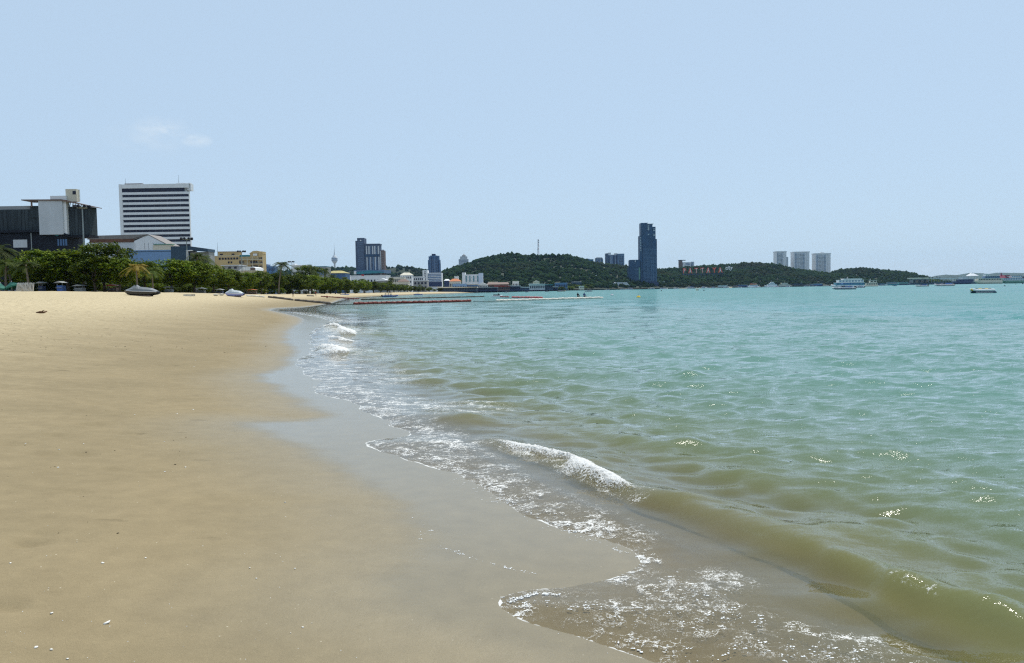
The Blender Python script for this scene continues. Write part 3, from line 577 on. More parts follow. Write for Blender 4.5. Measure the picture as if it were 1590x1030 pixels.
# yellow apartment house
b = Site('yellow_apartments', 'yellow apartment house with balconies and stepped roofline', 'building', 364, 425, 345, z0=2.3, ysc=.35)
b.box('wall', YEL, 322, 372, 398, None, .6, 18); b.box('top_storey', YEL, 339, 371, 391.2, 398, 1.2, 14); b.box('roof', WHITE, 337.5, 372.5, 390.2, 391.2, .2, 15)
b.box('wing_wall', YEL, 372, 402, 398, None, 2.4, 18); b.box('end_tower', YEL, 401.8, 407.6, 391.5, None, 1.4, 16)
MB().prism([(b.x(387), b.z(394.4)), (b.x(393), b.z(390.6)), (b.x(399), b.z(390.2)), (b.x(406), b.z(391.8)), (b.x(408), b.z(394.4))], 1.6, 15).build('arched_roof', YEL, b.o)
b.box('upper_wall', YEL, 388, 401.8, 394.5, 398, 2.6, 14); b.box('terrace_wall', WHITE, 393, 399.6, 394.6, 397.9, 1.6, 2.5); b.box('glazed_terrace', TEAL, 372, 388, 396.4, 399, 1.9, 2.3)
b.grid('window', GLASS, [340.2+4.5*i for i in range(7)], [403.4], 3.3, 3.2, .52); b.grid('window', GLASS, (342, 360), [396.2], 4.6, 2, 1.12); b.grid('window', GLASS, (354.3, 358.4, 371.6, 376, 389, 393.4), [409.2], 2.5, 3, .52 if False else .5); b.grid('window', GLASS, (389, 393, 396.6), [409.2, 415.6], 3.2, 2.9, 2.32)
for v in (403.6, 410.4, 416.8):
    s_ = b.box('balcony_slab', CREAM, 372, 408.4, v, v+.7, .2, 2.3); b.box('railing', GREYB, 372.2, 408.2, v-1.7, v-1.5, .25, .35, s_)
for u in (376, 384, 392, 400.6, 408): b.box('column', CREAM, u, u+.6, 399, None, .3, .6)
b.grid('window', GLASS, (402.8, 405.4), (409.4, 403, 415.8), 1.8, 2.6, 1.32); b.box('cornice', CREAM, 321.6, 372.4, 397.2, 398, .3, 1.1)
MB().tube([(b.x(336.4), 6, b.z(398)), (b.x(336.4), 6, b.z(376))], [.12, .04], 6).build('antenna', STEEL, b.o)
b = Site('green_grey_house', 'small grey green house with a flat roof below the yellow apartments', 'building', 357, 428, 300, z0=2.3)
b.box('wall', GREYB, 345, 371, 413, None, 0, 8); b.box('roof', PALE, 344, 372.4, 411.8, 413, -.5, 8.5); b.grid('window', GLASS, (355, 364), [417.6], 4, 3, -.06)
b = Site('white_roof_house', 'house with a bright white pitched roof below the yellow apartments', 'building', 386, 428, 295, z0=2.3)
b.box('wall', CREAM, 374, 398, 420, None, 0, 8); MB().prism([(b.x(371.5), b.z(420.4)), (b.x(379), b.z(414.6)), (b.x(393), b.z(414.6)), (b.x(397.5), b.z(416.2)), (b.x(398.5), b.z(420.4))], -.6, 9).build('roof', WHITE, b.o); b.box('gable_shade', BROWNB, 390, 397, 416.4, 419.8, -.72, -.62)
# generic town blocks
def town(name, label, u0, u1, vt, Y, wallm, rows=0, cols=0, roofm=None, roof='flat', dep=14, vb=None, win=None, group=None, pw=.55, ph=.5, z0=2.0, rv=None):
    b = Site(name, label, 'building', (u0+u1)/2, vb or hz((u0+u1)/2)-1, Y, group, z0=z0)
    b.box('wall', wallm, u0, u1, vt, None, 0, dep)
    W = u1-u0; bot = rv or (vt+(b.vb-vt)*.8)
    if roof == 'flat': b.box('roof', roofm or wallm, u0-.3, u1+.3, vt-.7, vt, -.4, dep+.4)
    elif roof == 'gable': MB().prism([(b.x(u0-.8), b.z(vt)), ((b.x(u0)+b.x(u1))/2, b.z(vt-min(4, W*.28))), (b.x(u1+.8), b.z(vt))], -.8, dep+.8).build('roof', roofm or TIN, b.o)
    elif roof == 'hip':
        x0, x1, zz, h = b.x(u0-.8), b.x(u1+.8), b.z(vt), min(4, W*.3)*b.k; i = (x1-x0)*.3
        MB().add([(x0, -.8, zz), (x1, -.8, zz), (x1, dep, zz), (x0, dep, zz), (x0+i, dep*.3, zz+h), (x1-i, dep*.3, zz+h), (x1-i, dep*.6, zz+h), (x0+i, dep*.6, zz+h)], [(0,1,5,4),(1,2,6,5),(2,3,7,6),(3,0,4,7),(4,5,6,7),(3,2,1,0)]).build('roof', roofm or TIN, b.o)
    if rows and cols:
        ru = (W-1)/cols; rvh = (bot-vt)/rows
        b.grid('window', win or GLASS, [u0+.5+ru*(i+(1-pw)/2) for i in range(cols)], [vt+rvh*(j+1)-rvh*.2 for j in range(rows)], ru*pw, rvh*ph, -.08)
    return b
town('distant_tower', 'hazy blue distant tower beside its lower twin above the trees', 411, 416.5, 411.6, 2300, BLUEG, 5, 3, dep=30, group=None)
town('distant_tower', 'lower hazy blue distant tower right beside the promenade palm', 418.5, 428, 414.4, 2300, BLUEG, 4, 4, dep=30)
b = town('pale_hall', 'pale blank hall with a stair head behind the trees', 455, 477, 412.8, 460, PALE, 1, 5, WHITE, dep=20); b.box('stair_head', WHITE, 454.6, 458.5, 409.5, 412.8, 1, 6)
town('terrace_house', 'teal grey glazed building behind the promenade palms', 488, 508, 414.5, 620, GREYB, 2, 6, TEAL, dep=15, win=BLUEG)
town('thatched_hall', 'long low hall with a straw coloured pitched roof', 507, 537, 424.5, 640, BLUEG, 0, 0, GOLD, 'hip', dep=18)
b = town('podium_building', 'white low podium building under the dark tower block', 540, 600, 428.5, 1100, WHITE, 1, 12, WHITE, dep=40); b.box('awning', REDP, 562, 566, 426.5, 428.6, -.6, -.1)
town('flat_roof_house', 'white flat roofed house left of the podium building', 516, 541, 428.6, 820, WHITE, 1, 7, dep=14)
town('gable_house', 'grey house with a white gable roof above the beach trees', 582, 604, 436.5, 760, GREYB, 1, 5, WHITE, 'gable', dep=16)
town('long_white_house', 'long white two storey house behind the dark tower podium', 600, 628, 431, 1150, CREAM, 2, 9, WHITE, dep=18)
town('pagoda_house', 'white terraced house with a pale hipped roof', 622, 640, 427.5, 1180, WHITE, 3, 6, CREAM, 'hip', dep=18)
town('white_terrace', 'white balconied terrace stepping down beside the slab block', 630, 658, 430.5, 1220, PALE, 3, 9, WHITE, dep=18)
town('brown_roof_house', 'house with a brown tiled hipped roof above the trees', 618, 634, 437.5, 900, CREAM, 1, 5, BROWNB, 'hip', dep=14)
town('grey_house', 'blank grey house wall at the end of the tree row', 642, 664, 436.5, 950, GREYB, 2, 4, PALE, dep=14)
# slab block and blue glass tower
b = Site('slab_block', 'white slab block with blue ribbon windows below the glass tower', 'building', 672, 448, 1350, z0=2)
b.box('wall', WHITE, 664, 686, 424, None, 0, 25); b.box('stair_wall', WHITE, 657, 664.5, 419.8, None, -3, 20)
for i in range(6): b.box('window_band', BLUEG, 665, 685.4, 425.4+i*2.6, 426.7+i*2.6, -.5, .2)
for i in range(8): b.box('stair_window', GLASS, 659.4, 662, 422+i*2.4, 423+i*2.4, -3.4, -2.8)
b.box('base_band', NAVY, 664, 686.4, 438, 445, -1.4, .1)
b = Site('glass_tower', 'blue glass tower with a notched crown', 'building', 674, 436, 2000, z0=2)
b.box('core', BLUEG, 668.5, 679.5, 397.2, None, 0, 26); b.box('wing', BLUEG, 665, 669, 404, None, 2, 24); b.box('wing', BLUEG, 679, 683.6, 404, None, 2, 24)
b.box('crown', NAVY, 671, 676.4, 394.6, 397.3, 2, 18); MB().prism([(b.x(666), b.z(404)), (b.x(668.6), b.z(404)), (b.x(668.6), b.z(398.5)), (b.x(666), b.z(398))], 3, 20).build('crown_wing', BLUEG, b.o); MB().prism([(b.x(679.4), b.z(404)), (b.x(682.4), b.z(404)), (b.x(682.4), b.z(397.4)), (b.x(679.4), b.z(398))], 3, 20).build('crown_wing', BLUEG, b.o)
for u in (670, 672.5, 677.2, 680.8): b.box('fin', NAVY, u, u+.9, 399 if 669 < u < 679 else 405, None, -.8 if 669 < u < 679 else 1.2, 2.2)
for i in range(11): b.box('spandrel', PALE, 668.4, 679.6, 404+i*3.1, 404.35+i*3.1, -.4, .1)
# dark tower block
b = Site('dark_tower_block', 'slate dark tower block with a taller stair wing and pale ribs', 'building', 575, 432, 1700, z0=2)
b.box('stair_wing', BLUES, 556.3, 566.8, 370, None, -2, 28); b.box('stair_edge', BLUES, 553.2, 556.4, 374.2, None, 0, 26)
b.box('wall', BLUES, 566.8, 590.2, 380.4, None, 1, 28, ); b.box('parapet', BLUES, 565, 591, 379, 380.4, .4, 28.5); b.box('side_wing', BROWNB, 590.2, 597, 389.6, None, 4, 24); b.box('side_edge', PALE, 590.3, 592, 390.5, None, 3.2, 4)
b.box('roof_plant', PALE, 592.5, 596, 388.2, 389.6, 8, 16)
for i, u in enumerate((564, 569.2, 573, 575.2, 578.8, 582, 584.2, 587.6)):
    w_ = 1.9 if i % 3 else 1.3; b.box('rib', PALE if i not in (3, 6) else BLUEGREY, u, u+w_, 382.6, 395.2, .2, 1.1); b.box('rib', PALE if i % 2 else BLUEGREY, u+.5, u+.5+w_*.9, 399.4, 420, .2, 1.1)
b.box('dark_band', DTOWER, 562, 590, 395.4, 398.8, -.2, 1.05); b.box('emblem', WHITE, 560.8, 562.8, 373, 374.6, -2.4, -2)
for i in range(16): b.box('floor_line', BLUEGREY, 556.6, 565, 374+i*2.9, 374.5+i*2.9, -2.3, -1.95)
for i in range(11): b.box('floor_line', GREYB, 592.6, 596.8, 392+i*2.7, 392.5+i*2.7, 3.7, 4.05)
MB().tower([(b.x(552), -14), (b.x(598), -14), (b.x(604), 30), (b.x(552), 30)], b.z(425), b.z(420)).build('podium', BLUEGREY, b.o); MB().prism([(b.x(553), b.z(423)), (b.x(575), b.z(420.6)), (b.x(592), b.z(422.4)), (b.x(600), b.z(424.5)), (b.x(553), b.z(426))], -18, -13).build('podium_roof', TEAL, b.o); b.box('podium_end', WHITE, 552.4, 556, 421.4, 426, -19, -14)
# observation tower
b = Site('observation_tower', 'slender observation tower with a wide round head and spire', 'tower', 520, 425, 4000, z0=2)
MB().lathe([(4.6, 0), (4.2, b.z(410)), (8.5, b.z(408.6)), (15, b.z(405.5)), (15.4, b.z(400.6)), (11, b.z(399.4)), (9, b.z(397.6)), (4, b.z(397)), (2.4, b.z(394)), (.9, b.z(388)), (.4, b.z(377))], 16).build('shaft', PALE, b.o, True)
for v in (401.8, 404): MB().lathe([(15.2, b.z(v+.8)), (15.7, b.z(v+.7)), (15.7, b.z(v)), (15.2, b.z(v-.1))], 16).build('window_ring', BLUEG, b.o)
# domed tower, blue and white hotel
b = Site('domed_apartments', 'pale stepped apartment tower with a domed top behind the hill', 'building', 719, 420, 2950, z0=20)
for u0, u1, v in ((709.6, 726.6, 411), (712.4, 727.4, 402.5), (714.6, 725.6, 398.6)): b.box('wall', PALE, u0, u1, v, None, 0 if v > 405 else 1 if v > 400 else 2, 26)
MB().lathe([(8.5, b.z(398.6)), (7, b.z(396.6)), (3, b.z(395.6)), (.5, b.z(394.2))], 12, (b.x(720.4), 12)).build('dome', GREYB, b.o)
b.grid('window', BLUEG, [713.6+1.9*i for i in range(7)], [405+2.1*j for j in range(5)], 1.0, 1.2, .7)
b = Site('ribbed_hotel', 'white hotel with five tall dark recesses at the foot of the hill', 'building', 734, 450, 1420, z0=2)
b.box('wall', WHITE, 720.5, 748, 426.4, None, 1.2, 22); b.box('stair_wall', WHITE, 718, 723, 423.4, None, -1, 18); b.box('end_wall', MM('pale_blue_render', (.50, .58, .72), .7, .06, .2), 743.5, 750, 424.6, None, -.6, 20)
for u in (723.4, 729, 735, 741.2): b.box('recess', TEAL, u, u+1.7, 428.4, 438, .9, 1.25)
for i in range(5): b.box('floor_line', PALE, 723, 743.4, 428.5+i*2.2, 428.8+i*2.2, .85, 1.19)
# buildings behind the hill crest
b = Site('hilltop_block', 'low teal block half hidden by the hill crest', 'building', 914, 412, 2900, z0=40); b.box('wall', BLUEGREY, 906.6, 915.6, 402, None, 0, 20); b.box('wing', TEAL, 915.6, 921.6, 402.8, None, 1, 20); b.grid('window', BLUEG, [907.5+2*i for i in range(7)], (405.4, 408.4), 1.2, 1.4, -.2)
b = Site('arched_block', 'grey block with slanted sides beside the wide blue apartments', 'building', 930, 415, 2880, z0=40)
MB().prism([(b.x(923), 0), (b.x(924.8), b.z(401)), (b.x(926.6), b.z(400)), (b.x(935), b.z(400.2)), (b.x(936.6), b.z(403)), (b.x(938), 0)], 0, 22).build('wall', GREYB, b.o)
for u in (925.2, 928.6, 932.6): b.box('window_column', BLUEG, u+.6, u+2.6, 401.6, 409, -.3, .1)
b.box('base', PALE, 923.4, 938, 409.4, 411, -1.4, 0)
b = Site('wide_apartments', 'wide blue glazed apartment block with rooftop boxes', 'building', 955, 418, 2870, z0=30)
b.box('wall', BLUEG, 941, 969, 396, None, 1, 30); b.box('edge', BLUES, 940.8, 944, 393.6, None, -.6, 26); b.box('wing', BLUEGREY, 959.6, 969.4, 394.4, None, -1.6, 28)
for u in (945, 952.6, 956.6): b.box('fin', NAVY, u, u+1.9, 397, None, -.2, 1.1)
for u in (947.4, 950, 955): b.box('rib', PALE, u, u+.5, 397.4, None, -.4, 1.1)
b.box('roof_box', PALE, 944.6, 949, 392.6, 396, 3, 12); b.box('roof_box', GREYB, 954.5, 959, 393.8, 396, 3, 12); b.box('parapet', WHITE, 945, 957, 395.6, 396.4, .4, 29)
b.grid('window', GLASS, (961, 963.4, 965.8), [400+2.4*j for j in range(7)], 1.5, 1.3, -1.75)
# the tall waterfront tower and its lower wing
b = Site('waterfront_tower', 'very tall dark blue unfinished tower standing at the waterline', 'building', 1008, 446.5, 2030, z0=1.5)
b.box('shaft', DTOWER, 998.6, 1020.4, 372, None, 0, 34); b.box('shaft_top', DTOWER, 996.2, 1006, 346.8, 372, 1, 30); b.box('upper_wing', DTOWER, 1006, 1014, 349, 372, 2, 26); b.box('upper_wing', DTOWER, 1014.4, 1018.8, 353, 372, 3, 28)
b.box('left_bay', DTOWER, 994.2, 998.6, 366.5, None, 2, 30); b.box('roof_frame', STEEL, 1006, 1015.4, 348.2, 349, 1, 27)
for v in (351, 353, 355, 357, 364): b.box('open_floor', PALE, 1006.6, 1008.8, v, v+1.1, 1.6, 2.05)
for v in (356, 358.4, 364, 366): b.box('open_floor', PALE, 1015, 1018.2, v, v+.8, 2.6, 3.05)
for i in range(27): b.box('floor_slab', BLUEGREY, 999, 1020.2, 386+i*2.05, 386.35+i*2.05, -.35, .05)
for u in (1005.8, 1011.2, 1014.4, 1018.8): b.box('rib', BLUEGREY, u, u+.45, 400 if u < 1018 else 384, 438, -.5, .04)
for i in range(9): b.box('window', PALE, 995, 996.2, 368.4+i*2.5, 369.9+i*2.5, 1.7, 2.05)
b.box('podium', NAVY, 990, 1021.5, 438, None, -8, 30); MB().tube([(b.x(1007.5), 10, b.z(349)), (b.x(1007.5), 10, b.z(344.5))], [.5, .2], 6).build('mast', STEEL, b.o)
b.box('shoulder', DTOWER, 978.8, 995, 404.2, None, 2, 30); b.box('shoulder_edge', DTOWER, 976.6, 980.4, 415, None, 4, 28); b.box('shoulder_parapet', DTOWER, 979.4, 996, 403.4, 404.2, 1.6, 30.4); b.box('roof_gap', PALE, 986.4, 987.6, 404.4, 406.6, 1.6, 2.05)
for i in range(10): b.box('floor_slab', BLUEGREY, 986.6, 991.8, 416.4+i*2.05, 416.8+i*2.05, 1.6, 2.04)
b.box('green_wall', GREEN, 992.2, 994.4, 415.6, 434, 1.7, 2.06)
# three pale towers behind the right hill, hotel on its crest
for i, (u0, u1, v, lab) in enumerate(((1206, 1224.4, 392, 'pale apartment tower with a lower step on one side, first of three beyond the hill'), (1233, 1256.6, 392.6, 'widest of three pale apartment towers beyond the hill'), (1266.4, 1289.6, 395, 'pale apartment tower with a small rooftop box, third of three beyond the hill'))):
    b = Site('apartment_tower', lab, 'building', (u0+u1)/2, 428, 3150, 'three pale towers beyond the hill', z0=20)
    ue = u1-3.4 if i == 0 else u1
    b.box('wall', WHITE, u0, ue, v, None, 0, 40); b.box('roof', WHITE, u0-.5, ue+.4, v-1.6, v, -1, 41); b.box('end_wall', WHITE, ue-4.2, ue-.2, v, None, -1, 0)
    if i == 0: b.box('step', PALE, ue, u1, v+7.4, None, 4, 36)
    if i == 2: b.box('roof_box', WHITE, u0+9, u0+14, v-3, v-1.6, 5, 20)
    for fx in (.06, .27, .48, .68):
        W = ue-4.2-u0; c = b.box('balcony_bay', MM('light_bay', (.36, .42, .50), .6, .1, .2) if fx in (.06, .68) else PALE, u0+W*fx, u0+W*(fx+.15), v+1, None, -.5, 0)
        sl = MB().box(0, W*.17*b.k, -1.6, 0, 0, 1.1).mesh('balcony', PALE)
        for j in range(15): link('balcony', sl, c, (b.x(u0+W*(fx-.01)), -.55, b.z(v+2.6+j*2.05)))
b = Site('crest_hotel', 'white hotel with a brown stair tower on the crest above the hillside letters', 'building', 1066, 420, 2950, z0=30)
b.box('stair_tower', BROWNB, 1054.6, 1059.6, 404.4, None, -1, 12); b.box('stair_cap', DARK, 1054.2, 1064.6, 403.8, 404.8, -2, 13); b.box('wall', WHITE, 1060, 1073, 407.4, None, 0, 16); b.box('wing', PALE, 1073.6, 1078, 406.8, None, 1, 16); b.box('slot', BLUEG, 1073.9, 1075.4, 407, None, .7, 1.1)
for i in range(3): b.box('window_band', BLUEG, 1064.6, 1072, 408.6+i*2.2, 409.5+i*2.2, -.3, .1)
# orange roofed house, kiosks on the hill
town('orange_roof_house', 'house with a stepped bright orange tiled roof', 698, 715, 437, 1150, CREAM, 1, 5, ORANGE, 'hip', dep=20)
town('turret_house', 'white turret building behind the orange roof', 706, 712, 430, 1250, WHITE, 2, 3, dep=10)
town('blue_pavilion', 'blue pavilion with a white pyramid roof', 690, 698, 436, 1200, NAVY, 0, 0, WHITE, 'hip', dep=14)
town('hill_villa', 'tan villa showing among the trees high on the hill', 933, 941, 418, 2250, CREAM, 0, 0, CREAM, 'hip', dep=10, z0=58)
town('crest_villa', 'brick red villa on the left shoulder of the hill', 763, 771, 402.6, 2480, BROWNB, 1, 4, ORANGE, 'hip', dep=10, z0=92)
# lattice mast on the hill
b = Site('lattice_mast', 'red and white lattice radio mast on the hill crest', 'mast', 836, 401, 2560)
hgt_ = b.z(372)
for sx in (-1, 1):
    for sy in (-1, 1): MB().tube([(sx*2.6, sy*2.6, -4), (sx*1.1, sy*1.1, hgt_)], .42, 5).build('mast_leg', MM('mast_grey', (.20, .20, .23), .5, .2, 1), b.o)
for i in range(13):
    z0_, z1_ = hgt_*i/13, hgt_*(i+1)/13; w0, w1 = 2.6-1.5*i/13, 2.6-1.5*(i+1)/13
    MB().tube([(-w0, -w0, z0_), (w1, -w1, z1_)], .3, 4).tube([(w0, -w0, z0_), (-w1, -w1, z1_)], .3, 4).build('brace', REDP if i % 3 == 0 else WHITE, b.o)
for z in (.45, .62, .8, .9): MB().lathe([(1.5, hgt_*z), (1.6, hgt_*z+.1), (1.6, hgt_*z+2.4), (1.4, hgt_*z+2.5)], 8, (1.5*(1 if z > .6 else -1), -2)).build('dish', GREYB, b.o)
# hillside sign
b = Site('hillside_sign', 'hillside sign spelling PATTAYA city in red and white letters', 'sign', 1092, 426, 2330)
def letter(ch, u, v, hpx, m, b, name='letter', shear=0):
    cu = bpy.data.curves.new(name, 'FONT'); cu.body = ch; cu.size = hpx*b.k*1.4; cu.extrude = .6; cu.offset = .35; cu.shear = shear; cu.align_x = 'CENTER'
    ob = bpy.data.objects.new('tmp', cu); COL.objects.link(ob); dg = bpy.context.evaluated_depsgraph_get(); me = bpy.data.meshes.new_from_object(ob.evaluated_get(dg)); bpy.data.objects.remove(ob)
    me.materials.clear(); me.materials.append(m); o = link(name, me, b.o, (b.x(u), 0, b.z(v))); o.rotation_euler = (math.pi/2, 0, 0); o.scale = (.82, 1, 1); return o
REDL = MM('red_letter', (.85, .10, .05), .5, .1, .2)
for i, ch in enumerate('PATTAYA'):
    u = 1062.6+i*9.3; letter(ch, u, 424.2-i*.07, 8.2, REDL, b)
    if ch == 'Y': continue
    inner = letter(ch, u, 423.6-i*.07, 6.6, MM('white_letter', (.78, .76, .74), .5, .05, .2), b, 'letter_fill'); inner.location.y = -.75; inner.scale = (.42, 1, .6); 
for ch, u in zip('city', (1127.6, 1129.9, 1132.0, 1135.2)): letter(ch, u, 419.6, 6.6, WHITE, b, 'small_letter', .25)
b.box('gantry', NAVY, 1059, 1124, 425.2, 426.4, .7, 2.2)
for i in range(14): b.box('post', NAVY, 1060+i*4.8, 1060.4+i*4.8, 419, 438, 1.0, 1.5)
# ---------------------------------------------------------------- trees along the promenade
def leaf_mat(name, c1, c2):
    m, t = node_mat(name); N = NT(t); tc = N.n('ShaderNodeTexCoord').outputs['Object']; oi = N.n('ShaderNodeObjectInfo').outputs['Random']
    a = N.noise(tc, 1.1, 4).outputs['Fac']; col = N.mix(N.ss(a, .35, .65), (*c1, 1), (*c2, 1))
    col = N.vec('SCALE', col, scale=N.m('ADD', .62, N.m('MULTIPLY', oi, .8)))
    d = N.n('ShaderNodeBsdfPrincipled', {'Base Color': col, 'Roughness': .65, 'Specular IOR Level': .12}); tr = N.n('ShaderNodeBsdfTranslucent', {'Color': col})
    x = N.n('ShaderNodeMixShader', {0: .22, 1: d.outputs[0], 2: tr.outputs[0]}); N.n('ShaderNodeOutputMaterial', {'Surface': x.outputs[0]}); return m
LEAF = leaf_mat('broad_leaf', (.036, .080, .004), (.145, .185, .009)); PALM = leaf_mat('palm_leaf', (.028, .058, .006), (.085, .11, .014)); PALMY = leaf_mat('yellowing_palm_leaf', (.16, .13, .02), (.30, .21, .04))
BARK = mat('bark', (.085, .065, .05), .9, .3, 3, stretch=(1, 1, .2)); PBARK = mat('palm_bark', (.16, .13, .10), .9, .25, 4, stretch=(1, 1, 3))
def tree_meshes(seed):
    rg = np.random.default_rng(seed); tr = MB(); H = 9.0
    tr.tube([(0, 0, -.4), (.05, .05, 1.2), (.15*rg.normal(), .15*rg.normal(), 2.8), (.3*rg.normal(), .3*rg.normal(), 5.0)], [.32, .24, .2, .12], 8)
    cl = []
    for k in range(7):
        a = k*.9+rg.random(); L = 2.4+rg.random()*1.6; z1 = 4.2+rg.random()*3.0; tr.tube([(0, 0, 2.1+.25*k*.6), (math.cos(a)*L*.45, math.sin(a)*L*.45, (2.4+z1)/2+.3), (math.cos(a)*L, math.sin(a)*L, z1)], [.14, .09, .04], 6)
    while len(cl) < 120:
        p = rg.normal(size=3); p /= np.linalg.norm(p); r = .55+.45*rg.random()**.5; q = np.array([p[0]*4.3*r, p[1]*4.3*r, 5.4+p[2]*(3.0 if p[2] > 0 else 3.3)*r])
        lob = 1+.22*math.sin(3*math.atan2(q[1], q[0])+seed)+.12*math.sin(7*math.atan2(q[1], q[0])+2*seed); q[:2] *= lob
        cl.append(q)
    V = []; Qd = []
    for c in cl:
        n = 62; R = .75+.5*rg.random(); th = rg.random(n)*6.283; rad = R*np.sqrt(rg.random(n)); 
        for i in range(n):
            ctr = c+np.array([math.cos(th[i])*rad[i], math.sin(th[i])*rad[i], .35*rg.normal()*R*.6-.25*(rad[i]/R)**2])
            s = .09+.10*rg.random(); nrm = np.array([rg.normal()*.55, rg.normal()*.55, 1.0]); nrm /= np.linalg.norm(nrm)
            a = np.cross(nrm, [math.cos(i), math.sin(i), .1]); a /= np.linalg.norm(a); b_ = np.cross(nrm, a); k0 = len(V)
            V += [ctr-a*s*1.5, ctr+b_*s, ctr+a*s*1.5, ctr-b_*s]; Qd.append((k0, k0+1, k0+2, k0+3))
    return tr.mesh('trunk', BARK, True), fast_mesh('crown', V, Qd, [LEAF])
TREES = [tree_meshes(100+i) for i in range(6)]
def palm_meshes(seed, leafm, H=8.0):
    rg = np.random.default_rng(seed); tr = MB(); lean = rg.normal()*.5
    tr.tube([(lean*(t**2), .2*t, -.4+(H+.4)*t) for t in np.linspace(0, 1, 8)], [.24, .19, .17, .16, .15, .14, .13, .12], 8)
    V = []; Q = []; top = np.array([lean, .2, H])
    for k in range(28):
        a = k*2.39996+rg.random()*.3; el = rg.uniform(-.5, 1.35) if k > 4 else 1.35; L = 2.3+rg.random()*.7; d = np.array([math.cos(a), math.sin(a), 0]); pts = []
        for t in np.linspace(0, 1, 12):
            pts.append(top+d*L*(t*math.cos(el*.8)+.08)+np.array([0, 0, L*(math.sin(el)*t*.9-(.55+.35*math.cos(el))*t*t)]))
        side = np.array([-d[1], d[0], 0])
        for j in range(1, 12):
            p0, p1 = pts[j-1], pts[j]; t = j/11; w = .62*math.sin(min(1, t*1.25+.12)*math.pi*.86)+.06
            for sg in (-1, 1):
                for e in (0, .5):
                    q0 = p0+(p1-p0)*e; q1 = p0+(p1-p0)*(e+.3); tip = q0+side*sg*w+(p1-p0)*1.2+np.array([0, 0, -.32*w-.1*rg.random()]); k0 = len(V)
                    V += [q0, q1, tip+(p1-p0)*.15, tip]; Q.append((k0, k0+1, k0+2, k0+3))
    for k in range(5):
        a = k*1.26; k0 = len(V); p = top+np.array([math.cos(a)*.22, math.sin(a)*.22, -.3]); 
    return tr.mesh('trunk', PBARK, True), fast_mesh('crown', V, Q, [leafm])
PALMS = [palm_meshes(200+i, PALM) for i in range(3)]; PALMSY = palm_meshes(240, PALMY)
TN = 0
def put_tree(u, vt, Y, kind, label, group=None, wide=1.0, var=None, vb=455.6):
    global TN
    X = (u-CU)/F*Y; z = zs(X, Y); top = at(u, vt, Y).z; H = max(top-z, 2.5)
    if kind == 'tree': ms = TREES[TN % 6 if var is None else var]; base = 8.75; nm = 'beach_tree'
    else: ms = PALMSY if kind == 'yellow' else PALMS[TN % 3]; base = 9.6; nm = 'palm_tree'
    TN += 1; s = H/base; r = thing(nm, label, 'tree', (X, Y, z), TN*1.7, group); r.scale = (s*wide, s*wide, s)
    link('trunk', ms[0], r); link('crown', ms[1], r)
    return r
ROW = 'broad leafy tree in the long row along the beach promenade'; ROWG = 'promenade trees'
PR = 'green coconut palm in the clump beside the green parasols'; PRG = 'palms beside the parasols'
put_tree(2, 372, 146, 'palm', PR, PRG, 1.5); put_tree(22, 381, 149, 'palm', PR, PRG, 1.5); put_tree(-16, 384, 150, 'palm', PR, PRG, 1.4); put_tree(12, 398, 143, 'palm', PR, PRG, 1.7); put_tree(48, 402, 141, 'palm', 'young palm with drooping fronds in front of the flat topped tree', None, 1.9)
put_tree(66, 386, 150, 'tree', 'flat topped olive green tree below the netted building', None, 1.2, 0); put_tree(108, 386, 148, 'tree', 'wide olive green tree between the flat topped tree and the floodlight mast', None, 1.25, 1); put_tree(132, 392, 150, 'tree', ROW, ROWG, 1.1)
put_tree(165, 371, 147, 'tree', 'tallest dark green tree rising in front of the warehouse', None, .95, 2); put_tree(150, 396, 143, 'tree', ROW, ROWG, 1.15); put_tree(188, 398, 143, 'tree', ROW, ROWG, 1.1)
put_tree(216, 406, 140, 'yellow', 'yellowing palm behind the long covered jet ski', None, 1.6); put_tree(240, 412, 142, 'palm', 'short green palm beside the yellowing palm', None, 1.6); put_tree(228, 404, 160, 'tree', ROW, ROWG, 1.1)
put_tree(268, 400, 168, 'tree', 'huge dark spreading tree below the dark blue shop', None, 1.3, 4); put_tree(304, 404, 172, 'tree', ROW, ROWG, 1.3); put_tree(334, 409, 182, 'tree', ROW, ROWG, 1.2); put_tree(305, 388, 205, 'palm', 'palm head showing above the dark spreading tree', None, 1.2); put_tree(318, 391, 208, 'palm', 'second palm head beside the dark blue shop fascia', None, 1.2)
Yt = ([0, 150, 300, 360, 400, 450, 520, 580, 640, 690, 720], [150, 146, 180, 225, 270, 320, 385, 540, 790, 980, 1050]); Vt = ([0, 240, 300, 340, 370, 400, 450, 520, 560, 600, 640, 675, 700], [385, 402, 403, 414, 419, 420, 423, 430, 434, 438, 443, 448, 450])
u = 356.0
while u < 672:
    Y = float(np.interp(u, *Yt)); v = float(np.interp(u, *Vt)); put_tree(u, v+random.uniform(-1.5, 2.5)*200/Y, Y*random.uniform(.98, 1.03), 'tree', ROW, ROWG, random.uniform(1.0, 1.3)); u += 5.2*F/Y*random.uniform(.85, 1.2)
u = 30.0
while u < 655:                                        # second rank nearer the road
    Y = float(np.interp(u, *Yt))*1.07+8; v = float(np.interp(u, *Vt)); put_tree(u, v+random.uniform(9, 17)*200/Y+(12 if 200 < u < 245 else 0), Y, 'tree', 'tree standing in the second rank behind the promenade trees', 'second rank trees', random.uniform(1.1, 1.4)); u += 5.0*F/Y*random.uniform(.85, 1.2)
